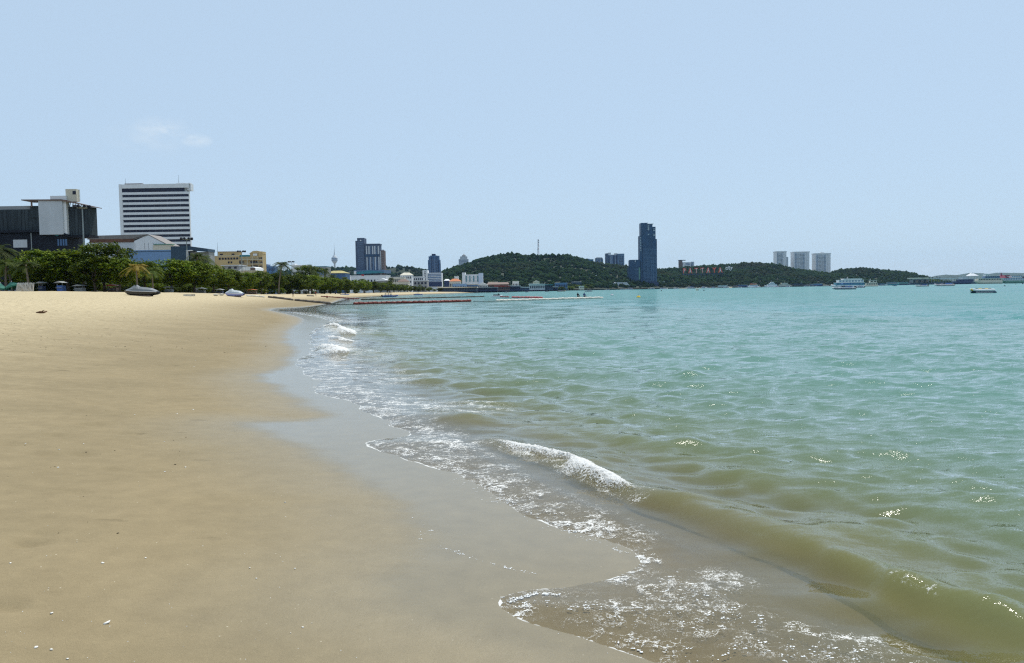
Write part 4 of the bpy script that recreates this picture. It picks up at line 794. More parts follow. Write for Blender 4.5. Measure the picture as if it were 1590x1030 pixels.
put_tree(434, 402, 300, 'palm', 'tall palm standing above the promenade trees beside a floodlight mast', None, 1.25); put_tree(481, 408, 395, 'tree', 'high tree rising above the row near the pale hall', None, .8); put_tree(486, 410, 390, 'palm', 'palm close beside the high tree near the pale hall', None, 1.1); put_tree(505, 413, 420, 'palm', 'palm with a dark head left of the thatched hall', None, 1.0)
for q, (u, v) in enumerate(((515, 424), (538, 428), (566, 431), (606, 429), (607, 434), (655, 441))): put_tree(u, v, float(np.interp(u, *Yt))*1.06, 'palm', 'slim palm poking above the far promenade trees', 'far promenade palms', 1.2)
for u, v, Y in ((684, 447, 900), (676, 449, 930), (668, 446, 930), (696, 449, 1000), (896, 442, 1600), (905, 443, 1620), (886, 444, 1560), (912, 441, 1650), (873, 445, 1420), (850, 444, 1450), (1003, 443, 1990), (986, 443, 1985), (1448, 433, 2380), (1453, 434, 2390)): put_tree(u, v, Y, 'tree', 'small round tree growing among the waterfront buildings', 'waterfront trees', 1.5)
for u in np.arange(60, 560, 13):                      # shrubs added to stand in for the dark shade under the trees
    Y = float(np.interp(u, *Yt))+6; X = (u-CU)/F*Y; z = zs(X, Y); TN += 1; s_ = random.uniform(.24, .36); r = thing('filler', 'dark leafy shrub growing in the shade under the promenade trees', 'filler', (X, Y, z-.5), TN*1.3, 'shrubs added for shade'); r.scale = (s_*1.2, s_*1.2, s_)
    link('stem', TREES[TN % 6][0], r); link('foliage', TREES[TN % 6][1], r)
# floodlight masts
for u, v, Y, lab in ((135.5, 322, 158, 'tall floodlight mast in front of the netted building'), (294.5, 371.5, 205, 'floodlight mast rising beside the dark blue shop'), (378.6, 391, 290, 'floodlight mast in front of the yellow apartments'), (455, 407, 390, 'floodlight mast beside the pale hall')):
    X = (u-CU)/F*Y; z = zs(X, Y); h = at(u, v, Y).z-z; r = thing('floodlight_mast', lab, 'lamp post', (X, Y, z), 0, 'floodlight masts')
    MB().tube([(0, 0, -.3), (0, 0, h*.5), (0, 0, h)], [.2, .15, .1], 8).build('pole', STEEL, r); MB().lathe([(1.0, h-.15), (1.1, h-.1), (1.1, h+.02), (1.0, h+.05)], 12).build('ring', STEEL, r)
    lm = MB().box(-.28, .28, -.2, .2, -.25, .25).mesh('lamp', DARK)
    for k in range(8): o = link('lamp', lm, r, (1.35*math.cos(k*.785), 1.35*math.sin(k*.785), h+.1)); o.rotation_euler = (.5, 0, k*.785)
    MB().box(-.3, .3, -.3, .3, -.2, .15).build('footing', PALE, r)
# promenade edge: low wall, parasols, stacked chairs, booths
wm = MM('promenade_wall', (.10, .11, .12), .8, .3, .6)
for k in range(26):
    u0 = -10+k*13.5; u1 = u0+13; Ya = float(np.interp(u0, *Yt))+13; Yb_ = float(np.interp(u1, *Yt))+13; xa, xb = (u0-CU)/F*Ya, (u1-CU)/F*Yb_; z = zs((xa+xb)/2, (Ya+Yb_)/2); L = math.hypot(xb-xa, Yb_-Ya); hh = random.uniform(.5, 1.2)
    r = thing('fence_panel', 'grey panel of the low fence behind the promenade trees', 'fence', (xa, Ya, z-.3), math.atan2(Yb_-Ya, xb-xa), 'fence panels behind the trees'); c = random.choice([wm, GREYB, wm, DKBLUE, DARK]); box('board', c, r, 0, L, 0, .15, 0, hh+.3); box('cap', PALE, r, -.02, L+.02, -.05, .2, hh+.302, hh+.38); box('post', STEEL, r, -.1, .06, -.08, .22, 0, hh+.5)
PARG = MM('green_canvas', (.03, .16, .12), .8, .2, 2)
for u, Y, vt, lab, tilt, R in ((4, 138, 441, 'half folded dark green parasol at the end of the palms', .1, 1.0), (21, 139, 439, 'tilted green parasol beside the stacked deck chairs', -.35, 1.35)):
    X = (u-CU)/F*Y; z = zs(X, Y); r = thing('parasol', lab, 'parasol', (X, Y, z)); h = at(u, vt, Y).z-z; MB().tube([(0, 0, -.2), (0, 0, h)], .035, 6).build('pole', WHITE, r)
    c = MB(); n = 12; vs_ = [(0, 0, .25)]+[(R*math.cos(i*6.283/n), R*math.sin(i*6.283/n), -.55-.08*(i % 2)) for i in range(n)]+[(R*.96*math.cos(i*6.283/n), R*.96*math.sin(i*6.283/n), -.85) for i in range(n)]
    c.add(vs_, [(0, 1+i, 1+(i+1) % n) for i in range(n)]+[(1+i, 1+n+i, 1+n+(i+1) % n, 1+(i+1) % n) for i in range(n)]); o = c.build('canopy', PARG, r, loc=(0, 0, h-.1)); o.rotation_euler = (0, tilt, 0); MB().tube([(0, 0, 0), (0, 0, .25)], [.05, .01], 6).build('finial', WHITE, r, loc=(0, 0, h+.1))
for q, u in enumerate((30.5, 38, 45, 51)):
    Y = 136; X = (u-CU)/F*Y; z = zs(X, Y); r = thing('deck_chair_stack', 'upright stack of folded white deck chairs by the green parasol', 'deck chairs', (X, Y, z), .1*q, 'stacked deck chairs')
    for k in range(4):
        x = -.3+k*.2; MB().tube([(x-.12, 0, 0), (x+.12, .2, 1.55+.1*(k % 2))], .03, 5).tube([(x-.12, .5, 0), (x+.12, .3, 1.6)], .03, 5).build('chair_frame', WHITE, r); MB().add([(x-.08, .04, .25), (x+.1, .2, 1.45), (x+.1, .34, 1.45), (x-.08, .42, .25)], [(0, 1, 2, 3)]).build('canvas', CREAM, r)
for u, w_, h, m1, m2, lab in ((65, .7, 1.7, NAVY, GREYB, 'narrow blue booth under the trees'), (95, 1.0, 1.7, BLUEP, GREYB, 'blue and grey booth between the tree trunks'), (124, 1.4, 1.1, GREYB, GREYB, 'grey cabinet beside the floodlight mast'), (176, 1.6, 1.2, BROWNB, REDP, 'brown vendor counter under the tallest tree'), (263, 1.4, 1.2, GREYB, GREYB, 'grey vendor hut under the spreading tree'), (312, 2.0, 1.2, GREYB, PALE, 'pale stall with a white awning under the trees'), (342, 1.6, 1.2, NAVY, GREYB, 'navy stall beside the small covered jet ski'), (392, 3.0, 1.5, BROWNB, ORANGE, 'brown stall with an orange front under the far trees')):
    Y = float(np.interp(u, *Yt))-6; X = (u-CU)/F*Y; z = zs(X, Y); r = thing('vendor_booth', lab, 'booth', (X, Y, z-.1)); box('body', m1, r, -w_/2, w_/2, 0, 1.2, 0, h*.72); box('shelf', STEEL, r, -w_/2-.1, w_/2+.1, -.25, -.01, h*.45, h*.5)
    for sx in (-1, 1): MB().tube([(sx*w_*.46, .1, h*.72), (sx*w_*.46, .1, h)], .04, 5).build('post', STEEL, r)
    MB().prism([(-w_/2-.3, h), (0, h+.3), (w_/2+.3, h)], -.5, 1.5).build('awning', m2, r)
# ---------------------------------------------------------------- things lying on the sand
GREYC = MM('grey_cover', (.20, .215, .225), .55, .12, 1.5, bump=.3); HULLB = MM('black_hull', (.015, .016, .02), .25, .2, 1, spec=.6); HULLW = MM('white_hull', (.75, .76, .78), .3, .05, 1, spec=.6); LAV = MM('lavender_hull', (.30, .33, .62), .35, .1, 1)
def jetski(label, u, v, lx, rz, flip, hullm, coverm, accent):
    p = hit(u, v, 40, 200); r = thing('jet_ski', label, 'jet ski', (p.x, p.y, zs(p.x, p.y)), rz); L = lx
    def loft(secs):
        mb = MB(); n = len(secs[0]); V = [q for s_ in secs for q in s_]; Fc = [(i*n+j, i*n+j+1, (i+1)*n+j+1, (i+1)*n+j) for i in range(len(secs)-1) for j in range(n-1)]
        Fc += [tuple(range(n-1, -1, -1)), tuple((len(secs)-1)*n+j for j in range(n))]; return mb.add(V, Fc)
    f = -1 if flip else 1
    hs = [(-.5, .42, .16, .50), (-.3, .58, .04, .56), (0, .62, .0, .60), (.25, .55, .04, .66), (.42, .30, .22, .72), (.5, .05, .5, .74)]
    loft([[(f*x*L, -b_, zt), (f*x*L, -b_*.9, zk+.2), (f*x*L, 0, zk), (f*x*L, b_*.9, zk+.2), (f*x*L, b_, zt)] for x, b_, zk, zt in hs]).build('hull', hullm, r)
    cs = [(-.48, .36, .52, .62), (-.3, .5, .57, .95), (-.1, .52, .6, 1.05), (.04, .5, .6, 1.12), (.12, .5, .62, 1.34), (.2, .46, .64, 1.30), (.34, .36, .68, .95), (.47, .1, .72, .78)]
    loft([[(f*x*L, -b_, z0), (f*x*L, -b_*.86, (z0*1.2+z1)/2.2), (f*x*L, -b_*.3, z1), (f*x*L, b_*.3, z1), (f*x*L, b_*.86, (z0*1.2+z1)/2.2), (f*x*L, b_, z0)] for x, b_, z0, z1 in cs]).build('cover', coverm, r)
    loft([[(f*x*L, -b_-.02, z), (f*x*L, -b_-.05, z+.04), (f*x*L, -b_-.02, z+.1)] for x, b_, z in ((-.48, .44, .44), (-.2, .62, .5), (.2, .6, .56), (.42, .33, .66))]).build('stripe', accent, r)
    MB().tube([(f*.14*L, -.42, 1.30), (f*.14*L, .42, 1.30)], .035, 6).build('handlebar', BLACK, r); MB().tube([(-f*.5*L, 0, .35), (-f*.55*L, 0, .35)], .12, 8).build('jet_nozzle', BLACK, r)
    for s_ in (-1, 1): box('skid', BROWNB, r, -.4*L, .3*L, s_*.4-.05, s_*.4+.05, -.06, .12)
    return r
jetski('long black jet ski under a grey cover lying on the dry sand', 220, 460, 4.0, .06, True, HULLB, GREYC, MM('silver_trim', (.5, .5, .52), .4, .05, 1))
jetski('lavender and white jet ski under a pale cover beside the dark boom', 364, 461, 3.3, -.18, True, LAV, MM('pale_cover', (.52, .56, .58), .55, .12, 1.5, bump=.3), HULLW)
p = hit(294, 460.0, 30, 200); r = thing('pallet_stack', 'low white wooden pallet lying on the sand between the jet skis', 'pallet', (p.x, p.y, zs(p.x, p.y)), -.2)
PLK = MM('weathered_plank', (.62, .58, .50), .85, .2, 3)
for k in range(7): box('slat', PLK, r, -.62+k*.18, -.48+k*.18, -.5, .5, .24, .28)
for y in (-.48, 0, .44): box('bearer', PLK, r, -.62, .6, y, y+.09, .02, .235)
for k in range(7): box('slat', PLK, r, -.62+k*.18, -.48+k*.18, -.5, .5, -.03, .015)
p = hit(64, 487, 10, 120); r = thing('driftwood', 'brown piece of driftwood in a hollow of the sand', 'driftwood', (p.x, p.y, p.z+.01), .5); r.scale = (.7, .7, .7); DW_ = MM('driftwood_brown', (.12, .06, .03), .9, .3, 8)
MB().tube([(-.28, 0, .02), (-.05, .04, .07), (.15, .0, .05), (.32, .08, .11)], [.05, .075, .06, .03], 8).build('stem', DW_, r, True); MB().tube([(.02, .02, .07), (.12, -.06, .17), (.2, -.05, .2)], [.035, .025, .012], 6).build('branch', DW_, r, True)
for q, (u, v, lab) in enumerate(((350, 459, 'pale sandbag at the tail of the lavender jet ski'), (341, 459.6, 'small pale sandbag left of the lavender jet ski'))):
    p = hit(u-6, v, 40, 200); r = thing('sandbag', lab, 'sandbag', (p.x, p.y, zs(p.x, p.y))); V = ICO2.copy(); V *= (.42, .3, .2); V *= 1+.08*np.sin(V*17).sum(1, keepdims=True); o = link('sack', fast_mesh('sack', V+[0, 0, .15], ICO2F, [CREAM], None, True), r); MB().tube([(.38, 0, .17), (.5, 0, .2)], [.05, .08], 6).build('tied_neck', CREAM, r)
# ---------------------------------------------------------------- swimming zone booms
def boom(label, pts, Rr, m, seg=.85, water=True, end=None, rope=None):
    P3 = [Vector((*on_plane(u, v, .12), .12)) if water else (lambda h: Vector((h.x, h.y, h.z+Rr*.7)))(hit(u, v, 30, 600)) for u, v in pts]
    r = thing('float_boom', label, 'boom', P3[0]); d = [(P3[i+1]-P3[i]).length for i in range(len(P3)-1)]; T = sum(d)
    def pos(s_):
        for i, q in enumerate(d):
            if s_ <= q or i == len(d)-1: return P3[i].lerp(P3[i+1], s_/q)
            s_ -= q
    me = MB().tube([(0, 0, 0), (.05, 0, 0), (.12, 0, 0), (.45, 0, 0), (.8, 0, 0), (.9, 0, 0), (.97, 0, 0)], [Rr*.35, Rr*.8, Rr, Rr*1.04, Rr, Rr*.8, Rr*.35], 10).mesh('float', m, True); n = max(2, min(60, int(T/seg)))
    st = T/n
    for k in range(n):
        a, b_ = pos(k*st), pos((k+1)*st-.001); dv = b_-a; o = link('float', me, r, a-P3[0]+Vector((0, 0, .03*math.sin(k*2.1)+.012*math.sin(k*7)))); o.rotation_euler = (0, -math.asin(max(-1, min(1, dv.z/dv.length))), math.atan2(dv.y, dv.x)+.02*math.sin(k*3)); o.scale = (dv.length*1.07, 1, 1)
    if rope:
        R3 = [Vector((*on_plane(u, v, .03), .05)) - P3[0] for u, v in rope]; MB().tube(R3, .05, 5).build('rope', MM('boom_rope', (.05, .08, .07), .8, .2, 3), r)
WBOOM = MM('white_boom_plastic', (.62, .58, .50), .5, .2, 1.5); DBOOM = MM('weathered_boom', (.10, .085, .07), .8, .5, 1.5)
boom('dark red float boom lying on the water off the beach', [(549, 472.0), (600, 470.6), (660, 469.6), (731, 467.6)], .27, REDB, rope=[(514, 473.4), (549, 472.9)])
boom('white float boom with two people on it', [(770, 467.3), (830, 465.6), (890, 463.9), (936, 462.6)], .22, WBOOM, rope=[(735, 468.4), (752, 469), (770, 467.7)])
boom('thin red boom behind the white one', [(795, 461.8), (818, 461.9), (842, 462.4)], .2, REDP); boom('short dark red boom near the floating jet ski', [(777, 461), (790, 461.4)], .2, REDB)
boom('far dark boom line reaching from the sand past the blue speedboat', [(560, 465.3), (600, 464.6), (660, 462.8), (752, 460.6)], .2, MM('dark_boom', (.06, .05, .035), .7, .3, 1), 2.0)
boom('weathered boom lying from the dry sand down to the water', [(458, 467.4), (480, 469.4), (500, 471.2), (512, 472.6)], .22, DBOOM, water=False); boom('weathered boom section behind the standing bather', [(416, 462.6), (432, 464), (455, 467)], .22, DBOOM, water=False); boom('pale boom section next to the lavender jet ski', [(383, 460.3), (396, 460.8), (411, 462.3)], .16, WBOOM, water=False)
boom('rusty red boom line on the sand behind the bathers', [(498, 461), (520, 462.4), (540, 464), (558, 465.2)], .2, REDB, water=False); boom('short dark boom coil on the sand', [(477, 460.2), (487, 460.4)], .2, DBOOM, water=False)
# ---------------------------------------------------------------- people
SKIN = MM('skin', (.30, .17, .11), .55, .08, 20); HAIR = MM('dark_hair', (.012, .010, .009), .6, .2, 30)
def person(label, loc, rz, J, top, bottom, s=1.0):
    R = dict(pel=.125, che=.135, nec=.055, hed=.088, crn=.07, shl=.062, elb=.043, wri=.03, hnd=.035, hip=.088, kne=.056, ank=.04, toe=.03)
    names = list(J); edges = [('pel','che'),('che','nec'),('nec','hed'),('hed','crn')]
    for sd in 'lr': edges += [('che','shl'+sd),('shl'+sd,'elb'+sd),('elb'+sd,'wri'+sd),('wri'+sd,'hnd'+sd),('pel','hip'+sd),('hip'+sd,'kne'+sd),('kne'+sd,'ank'+sd),('ank'+sd,'toe'+sd)]
    me = bpy.data.meshes.new('person'); me.from_pydata([Vector(J[n])*s for n in names], [(names.index(a), names.index(b_)) for a, b_ in edges], []); ob = bpy.data.objects.new('tmp', me); COL.objects.link(ob)
    ob.modifiers.new('skin', 'SKIN'); ob.modifiers.new('sub', 'SUBSURF').levels = 2
    for i, n in enumerate(names):
        q = R[n[:3]]*s; me.skin_vertices[0].data[i].radius = (q*(1.25 if n == 'che' else 1), q); me.skin_vertices[0].data[i].use_root = n == 'pel'
    dg = bpy.context.evaluated_depsgraph_get(); m2 = bpy.data.meshes.new_from_object(ob.evaluated_get(dg)); bpy.data.objects.remove(ob)
    m2.materials.clear()
    for q in (SKIN, HAIR, top, bottom): m2.materials.append(q)
    zc, zp, zn = J['hed'][2]*s, J['pel'][2]*s, J['nec'][2]*s; kn = min(J['knel'][2], J['kner'][2])*s; hx = Vector(J['hed'])*s; ch = Vector(J['che'])*s; pe = Vector(J['pel'])*s
    for f in m2.polygons:
        c = f.center; f.use_smooth = True; k = 0
        if c.z > zn+.03: k = 1 if (c.z > zc+.02 or c.y > hx.y+.03) else 0
        elif (c-pe).length < .30*s and c.z < zp+.08*s: k = 3
        elif (c-ch).length < .34*s or (zp+.08*s <= c.z < zn and abs(c.x-pe.x) < .2*s): k = 2
        f.material_index = k
    r = thing('person', label, 'person', loc, rz); link('body', m2, r)
    for sd in 'lr':                                   # five short fingers on each hand
        w0, h0 = Vector(J['wri'+sd])*s, Vector(J['hnd'+sd])*s; d = (h0-w0).normalized(); sdv = d.cross(Vector((0, 1, 0))).normalized(); mb = MB()
        for q, (o_, l_) in enumerate(((-.028, .055), (-.012, .075), (.006, .08), (.022, .07), (.04, .045))): mb.tube([h0+sdv*o_*s, h0+sdv*o_*s*1.2+d*l_*s*.6, h0+sdv*o_*s+d*l_*s+Vector((0, -.015, 0))], .008*s, 5)
        mb.build('hand', SKIN, r)
    return r
STAND = dict(pel=(0, 0, .95), che=(0, .01, 1.32), nec=(0, .01, 1.47), hed=(0, -.01, 1.6), crn=(0, 0, 1.68), shll=(-.18, .01, 1.39), elbl=(-.25, .04, 1.12), wril=(-.24, -.04, .88), hndl=(-.24, -.06, .8), shlr=(.18, .01, 1.39), elbr=(.25, .04, 1.12), wrir=(.24, -.04, .88), hndr=(.24, -.06, .8),
             hipl=(-.1, 0, .88), knel=(-.13, -.02, .48), ankl=(-.16, .03, .07), toel=(-.17, -.14, .03), hipr=(.1, 0, .88), kner=(.12, -.02, .48), ankr=(.14, .03, .07), toer=(.15, -.14, .03))
WALK = dict(STAND, knel=(-.1, -.22, .5), ankl=(-.1, -.25, .08), toel=(-.1, -.42, .06), kner=(.1, .1, .48), ankr=(.1, .36, .12), toer=(.1, .24, .03), elbl=(-.24, .16, 1.14), wril=(-.22, .1, .9), hndl=(-.22, .08, .82), elbr=(.24, -.12, 1.13), wrir=(.2, -.3, 1.0), hndr=(.2, -.38, .98))
SIT = dict(STAND); dz = .70
for k in SIT: SIT[k] = (SIT[k][0], SIT[k][1], SIT[k][2]-dz)
SIT.update(hipl=(-.1, -.04, .2), knel=(-.15, -.45, .38), ankl=(-.15, -.62, .06), toel=(-.15, -.78, .03), hipr=(.1, -.04, .2), kner=(.15, -.45, .38), ankr=(.15, -.62, .06), toer=(.15, -.78, .03), elbl=(-.24, -.14, .42), wril=(-.16, -.36, .4), hndl=(-.12, -.42, .4), elbr=(.24, -.14, .42), wrir=(.16, -.36, .4), hndr=(.12, -.42, .4))
DKC = MM('dark_cloth', (.02, .02, .025), .9, .2, 8); REDC = MM('red_cloth', (.30, .04, .03), .9, .2, 8); BLUC = MM('blue_cloth', (.04, .07, .18), .9, .2, 8); TANC = MM('tan_cloth', (.4, .3, .2), .9, .2, 8)
def ground_person(label, u, v, Y, rz, J, a, b_, s=1.0, z=None):
    X = (u-CU)/F*Y; person(label, (X, Y, zs(X, Y)-.01 if z is None else z), rz, J, a, b_, s)
ground_person('person in dark swimwear standing by the end of the weathered boom', 456.5, 466, 196, .5, STAND, DKC, DKC, 1.05); ground_person('person in tan top standing farther up the sand', 473, 461, 330, .2, STAND, TANC, BLUC); ground_person('person in red top walking along the rusty red boom', 491.5, 463, 262, 1.3, WALK, REDC, DKC)
ground_person('person wading at the water edge in red', 509, 466, 228, .3, STAND, REDC, DKC, .9, z=-.25)
for u, lab, c in ((897.3, 'person in dark shirt sitting on the white boom', DKC), (907.2, 'person in blue shirt sitting on the white boom', BLUC)):
    x, y = on_plane(u, 463.6, .05); person(lab, (x, y+.02, .22), .4, SIT, c, DKC, 1.0)
# ---------------------------------------------------------------- boats
def hull_mb(L, B, D, dr=.25, bowrise=.25, n=13, bowL=.4):
    mb = MB(); V = []; Fc = []
    for i in range(n):
        t = i/(n-1); x = -L/2+L*t; q = max(0, (t-(1-bowL))/bowL); b_ = B/2*(1-q**2.2)*(.93+.07*min(1, t*4)); zt = D*(1+bowrise*q*q*2); zk = -dr*(1-q**3)+q**3*zt*.75
        V += [(x, -max(b_, .02), zt), (x, -max(b_*.86, .015), zk*.4+zt*.12), (x, 0, zk), (x, max(b_*.86, .015), zk*.4+zt*.12), (x, max(b_, .02), zt)]
    for i in range(n-1):
        for j in range(4): Fc.append((i*5+j, i*5+j+1, (i+1)*5+j+1, (i+1)*5+j))
        Fc.append((i*5+4, i*5, (i+1)*5, (i+1)*5+4))
    Fc += [(0, 1, 2, 3, 4)]; return mb.add(V, Fc)
def stripe_mb(L, B, z, h): 
    mb = MB(); V = []; n = 12
    for i in range(n):
        t = i/(n-1)*.94; q = max(0, (t-.6)/.4); b_ = B/2*(1-q**2.2)*(.95+.05*min(1, t*4))+.03; V += [(-L/2+L*t, -b_, z+.3*q*z), (-L/2+L*t, -b_, z+h+.3*q*z), (-L/2+L*t, b_, z+.3*q*z), (-L/2+L*t, b_, z+h+.3*q*z)]
    mb.add(V, [(i*4, i*4+4, i*4+5, i*4+1) for i in range(n-1)]+[(i*4+2, i*4+3, i*4+7, i*4+6) for i in range(n-1)]); return mb
def speedboat(label, u, Y, L, rz, canopym, stripem, hullm=HULLW, canopy=True, group=None, motors=2, z=0.0, cab=None):
    r = thing('speedboat', label, 'boat', ((u-CU)/F*Y, Y, z), rz, group); B = L*.27; D = L*.085
    hull_mb(L, B, D).build('hull', hullm, r, True); stripe_mb(L, B, D*.5, D*.35).build('stripe', stripem, r); box('deck', WHITE, r, -L*.44, L*.18, -B*.4, B*.4, D+.01, D+L*.02)
    MB().prism([(L*.02, D+.02), (L*.16, D+.02), (L*.06, D+L*.075), (-L*.01, D+L*.075)], -B*.36, B*.36).build('windscreen', GLASS, r)
    if canopy:
        MB().prism([(-L*.34, D+L*.145), (L*.07, D+L*.15), (L*.1, D+L*.16), (L*.04, D+L*.175), (-L*.34, D+L*.165)], -B*.42, B*.42).build('canopy', canopym, r)
        for x in (-.3, -.1, .05):
            for s_ in (-1, 1): MB().tube([(x*L, s_*B*.38, D), (x*L, s_*B*.38, D+L*.15)], .04+L*.0015, 5).build('canopy_post', STEEL, r)
    for k in range(3): box('seat', cab or BLUEP, r, -L*(.36-.12*k), -L*(.29-.12*k), -B*.32, B*.32, D+L*.02+.005, D+L*.06)
    for s_ in ([-1, 1] if motors == 2 else [0]):
        m_ = MB().tower([(-L*.5-.45, s_*B*.2-.18), (-L*.5+.1, s_*B*.2-.18), (-L*.5+.1, s_*B*.2+.18), (-L*.5-.45, s_*B*.2+.18)], D*.55, D+L*.055, .75, (-L*.5-.15, s_*B*.2)).build('outboard_motor', BLACK, r); box('motor_leg', BLACK, m_, -L*.5-.3, -L*.5-.1, s_*B*.2-.06, s_*B*.2+.06, -.5, D*.55)
    return r
PI = math.pi
speedboat('white speedboat with navy stripe and blue canopy moored in front of the white ferry', 1310, 330, 9.6, PI, BLUEP, NAVY)
speedboat('white speedboat with black motors near the pier terminal', 1431, 560, 9.2, PI, DARK, DARK, canopy=False); speedboat('long low speedboat with a pinkish rim and black motors', 1466, 600, 15, PI, WHITE, MM('pink_rim', (.45, .2, .2), .5, .1, 1), canopy=False)
speedboat('blue speedboat moored off the sand behind the booms', 607, 322, 6.4, .05, NAVY, NAVY, BLUEP); speedboat('small blue boat at the edge of the far sand', 651, 480, 5.2, .1, GREYC, BLUEP, BLUEP, canopy=True); speedboat('little blue and white boat hauled up under the far trees', 537.5, 350, 3.6, .4, BLUEP, WHITE, BLUEP, z=1.0, motors=1)
speedboat('tiny yellow boat afloat in front of the hillside letters', 1083, 520, 3.2, PI*.6, YELP, YELP, MM('yellow_hull', (.7, .5, .1), .4, .1, 1), motors=1)
speedboat('small dark motor boat close to the far sand spit', 914, 640, 6.0, PI, DARK, NAVY, GREYB, motors=1); speedboat('small tan longboat under the bar terrace', 873, 760, 8, 0, TIN, BROWNB, CREAM, canopy=False, motors=1); speedboat('small white dinghy off the dark pier', 788, 700, 3.6, .3, WHITE, REDP, motors=1); speedboat('small white dinghy with grey canopy off the dark pier end', 820, 720, 4.2, .4, GREYC, NAVY, motors=1); speedboat('little moored boat between the pier and the sand spit', 851, 800, 4, .3, GREYC, NAVY, GREYB, motors=1)
speedboat('white yacht tender moored beside the tall tower', 1074, 1500, 15, PI, BLUEP, NAVY); speedboat('white launch moored under the tall tower', 1030, 1600, 14, 0, NAVY, NAVY); speedboat('grey launch moored off the sail roofed restaurant', 968, 1450, 12, 0, GREYC, NAVY); speedboat('blue launch moored off the sail roofed restaurant', 978, 1480, 14, PI, BLUEP, BLUEP); speedboat('pale launch at the foot of the tall tower', 1012, 1560, 13, PI, WHITE, TEAL); speedboat('small grey launch left of the tall tower', 944, 1350, 9, PI, GREYC, NAVY); speedboat('small dark tender beyond the raft', 1389, 900, 5, PI, DARK, NAVY, NAVY, canopy=False, motors=1); speedboat('white launch half hidden at the pier end', 1594, 900, 9, 0, TEAL, GREEN)
speedboat('white launch tucked beside the white ferry', 1334, 520, 7, PI, NAVY, NAVY); speedboat('small launch moored between the ferries', 1100, 1900, 12, 0, GREYC, NAVY); speedboat('small launch with a teal roof right of the cream boat', 1372, 1400, 14, 0, TEAL, NAVY)
for q in range(13):
    speedboat('small white launch moored in the line of boats under the wooded hill', 1036+q*19.3+random.uniform(-5, 5), 1650+q*25+random.uniform(-80, 80), random.uniform(10, 16), random.choice((0, PI, .5)), random.choice((GREYC, BLUEP, WHITE, NAVY)), random.choice((NAVY, TEAL, REDP)), group='launches under the wooded hill')
# jet ski afloat behind the booms
x, y = on_plane(772, 461.6, 0); r = thing('floating_jet_ski', 'dark jet ski afloat at the end of the short dark red boom', 'jet ski', (x, y, 0), .2); hull_mb(3, 1.1, .4, .15).build('hull', HULLW, r, True); box('seat', BLACK, r, -1.1, .2, -.2, .2, .41, .75); MB().prism([(.1, .41), (.9, .41), (.5, .95), (.3, .95)], -.3, .3).build('console', HULLB, r); MB().tube([(.35, -.4, .98), (.35, .4, .98)], .04, 6).build('handlebar', BLACK, r)
# inflatable raft
x = (1526-CU)/F*142; r = thing('inflatable_raft', 'white and yellow inflatable tow raft with a navy underside', 'raft', (x, 142, 0), PI+.05)
for s_ in (-1, 0, 1): MB().tube([(-1.95, s_*.5, .5), (-1.7, s_*.5, .5), (1.5, s_*.5, .5), (1.95, s_*.45, .62), (2.15, s_*.4, .74)], [.16, .24, .24, .2, .06], 10).build('tube', WHITE if s_ else YELP, r, True)
MB().prism([(-2.2, .05), (-1.6, -.12), (1.6, -.12), (1.9, .3), (-2.0, .3)], -.72, .72).build('underside', NAVY, r); box('side_band', WHITE, r, -1.5, 1.7, -.75, .75, .12, .2)
for k in range(5): MB().tube([(-1.3+k*.6, -.45, .74), (-1.3+k*.6, -.15, .82), (-1.3+k*.6, .15, .82), (-1.3+k*.6, .45, .74)], .05, 6).build('grab_handle', YELP if k % 2 else BLACK, r)
# ferries and larger vessels
def vessel(name, label, u, Y, L, hullm, decks, roofm, rz=0, D=None, group=None, bow=.3, mastH=0, winm=BLUEG):
    r = thing(name, label, 'boat', ((u-CU)/F*Y, Y, 0), rz, group); r.scale = (1, 1, 1.3 if Y > 1600 else 1); B = L*.24; D = D or L*.07; hull_mb(L, B, D, .8, .3, 13, bow).build('hull', hullm, r, True); z = D
    for (x0, x1, h, m, nw) in decks:
        c = box('deck_house', m, r, x0*L, x1*L, -B*.40, B*.40, z+.01, z+h)
        if nw:
            w_ = (x1-x0)*L/nw; wm_ = MB().box(0, w_*.6, -B*.4-.08, B*.4+.08, 0, h*.42).mesh('window', winm)
            for k in range(nw): link('window', wm_, c, (x0*L+w_*(k+.2), 0, z+h*.38))
        box('deck_edge', roofm, r, x0*L-.3, x1*L+.3, -B*.45, B*.45, z+h+.005, z+h+.25); z += h+.26
    if mastH: MB().tube([(0, 0, z), (0, 0, z+mastH)], [.15, .05], 6).tube([(-.8, 0, z+mastH*.5), (.8, 0, z+mastH*.5)], .06, 5).build('mast', WHITE, r)
    for k in range(6):
        x_ = -L*.45+k*L*.16; MB().tube([(x_, -B*.46, D), (x_, -B*.46, D+1.0)], .05, 4).build('rail_post', STEEL, r)
    return r
vessel('ferry', 'large white three deck ferry with teal windows and arched roof', 1316, 700, 29, HULLW, [(-.48, .38, 2.3, MM('teal_panel', (.10, .28, .36), .5, .15, 1), 9), (-.46, .30, 2.0, HULLW, 8), (-.40, .16, .9, WHITE, 0)], WHITE, PI, 1.7, bow=.3, mastH=1.5)
vessel('passenger_boat', 'cream passenger boat with a tall dark window at its stern', 1351.5, 900, 17, CREAM, [(-.46, .3, 2.4, CREAM, 5), (-.40, .05, 2.4, CREAM, 2)], WHITE, PI, 1.4, mastH=2.6, winm=DARK)
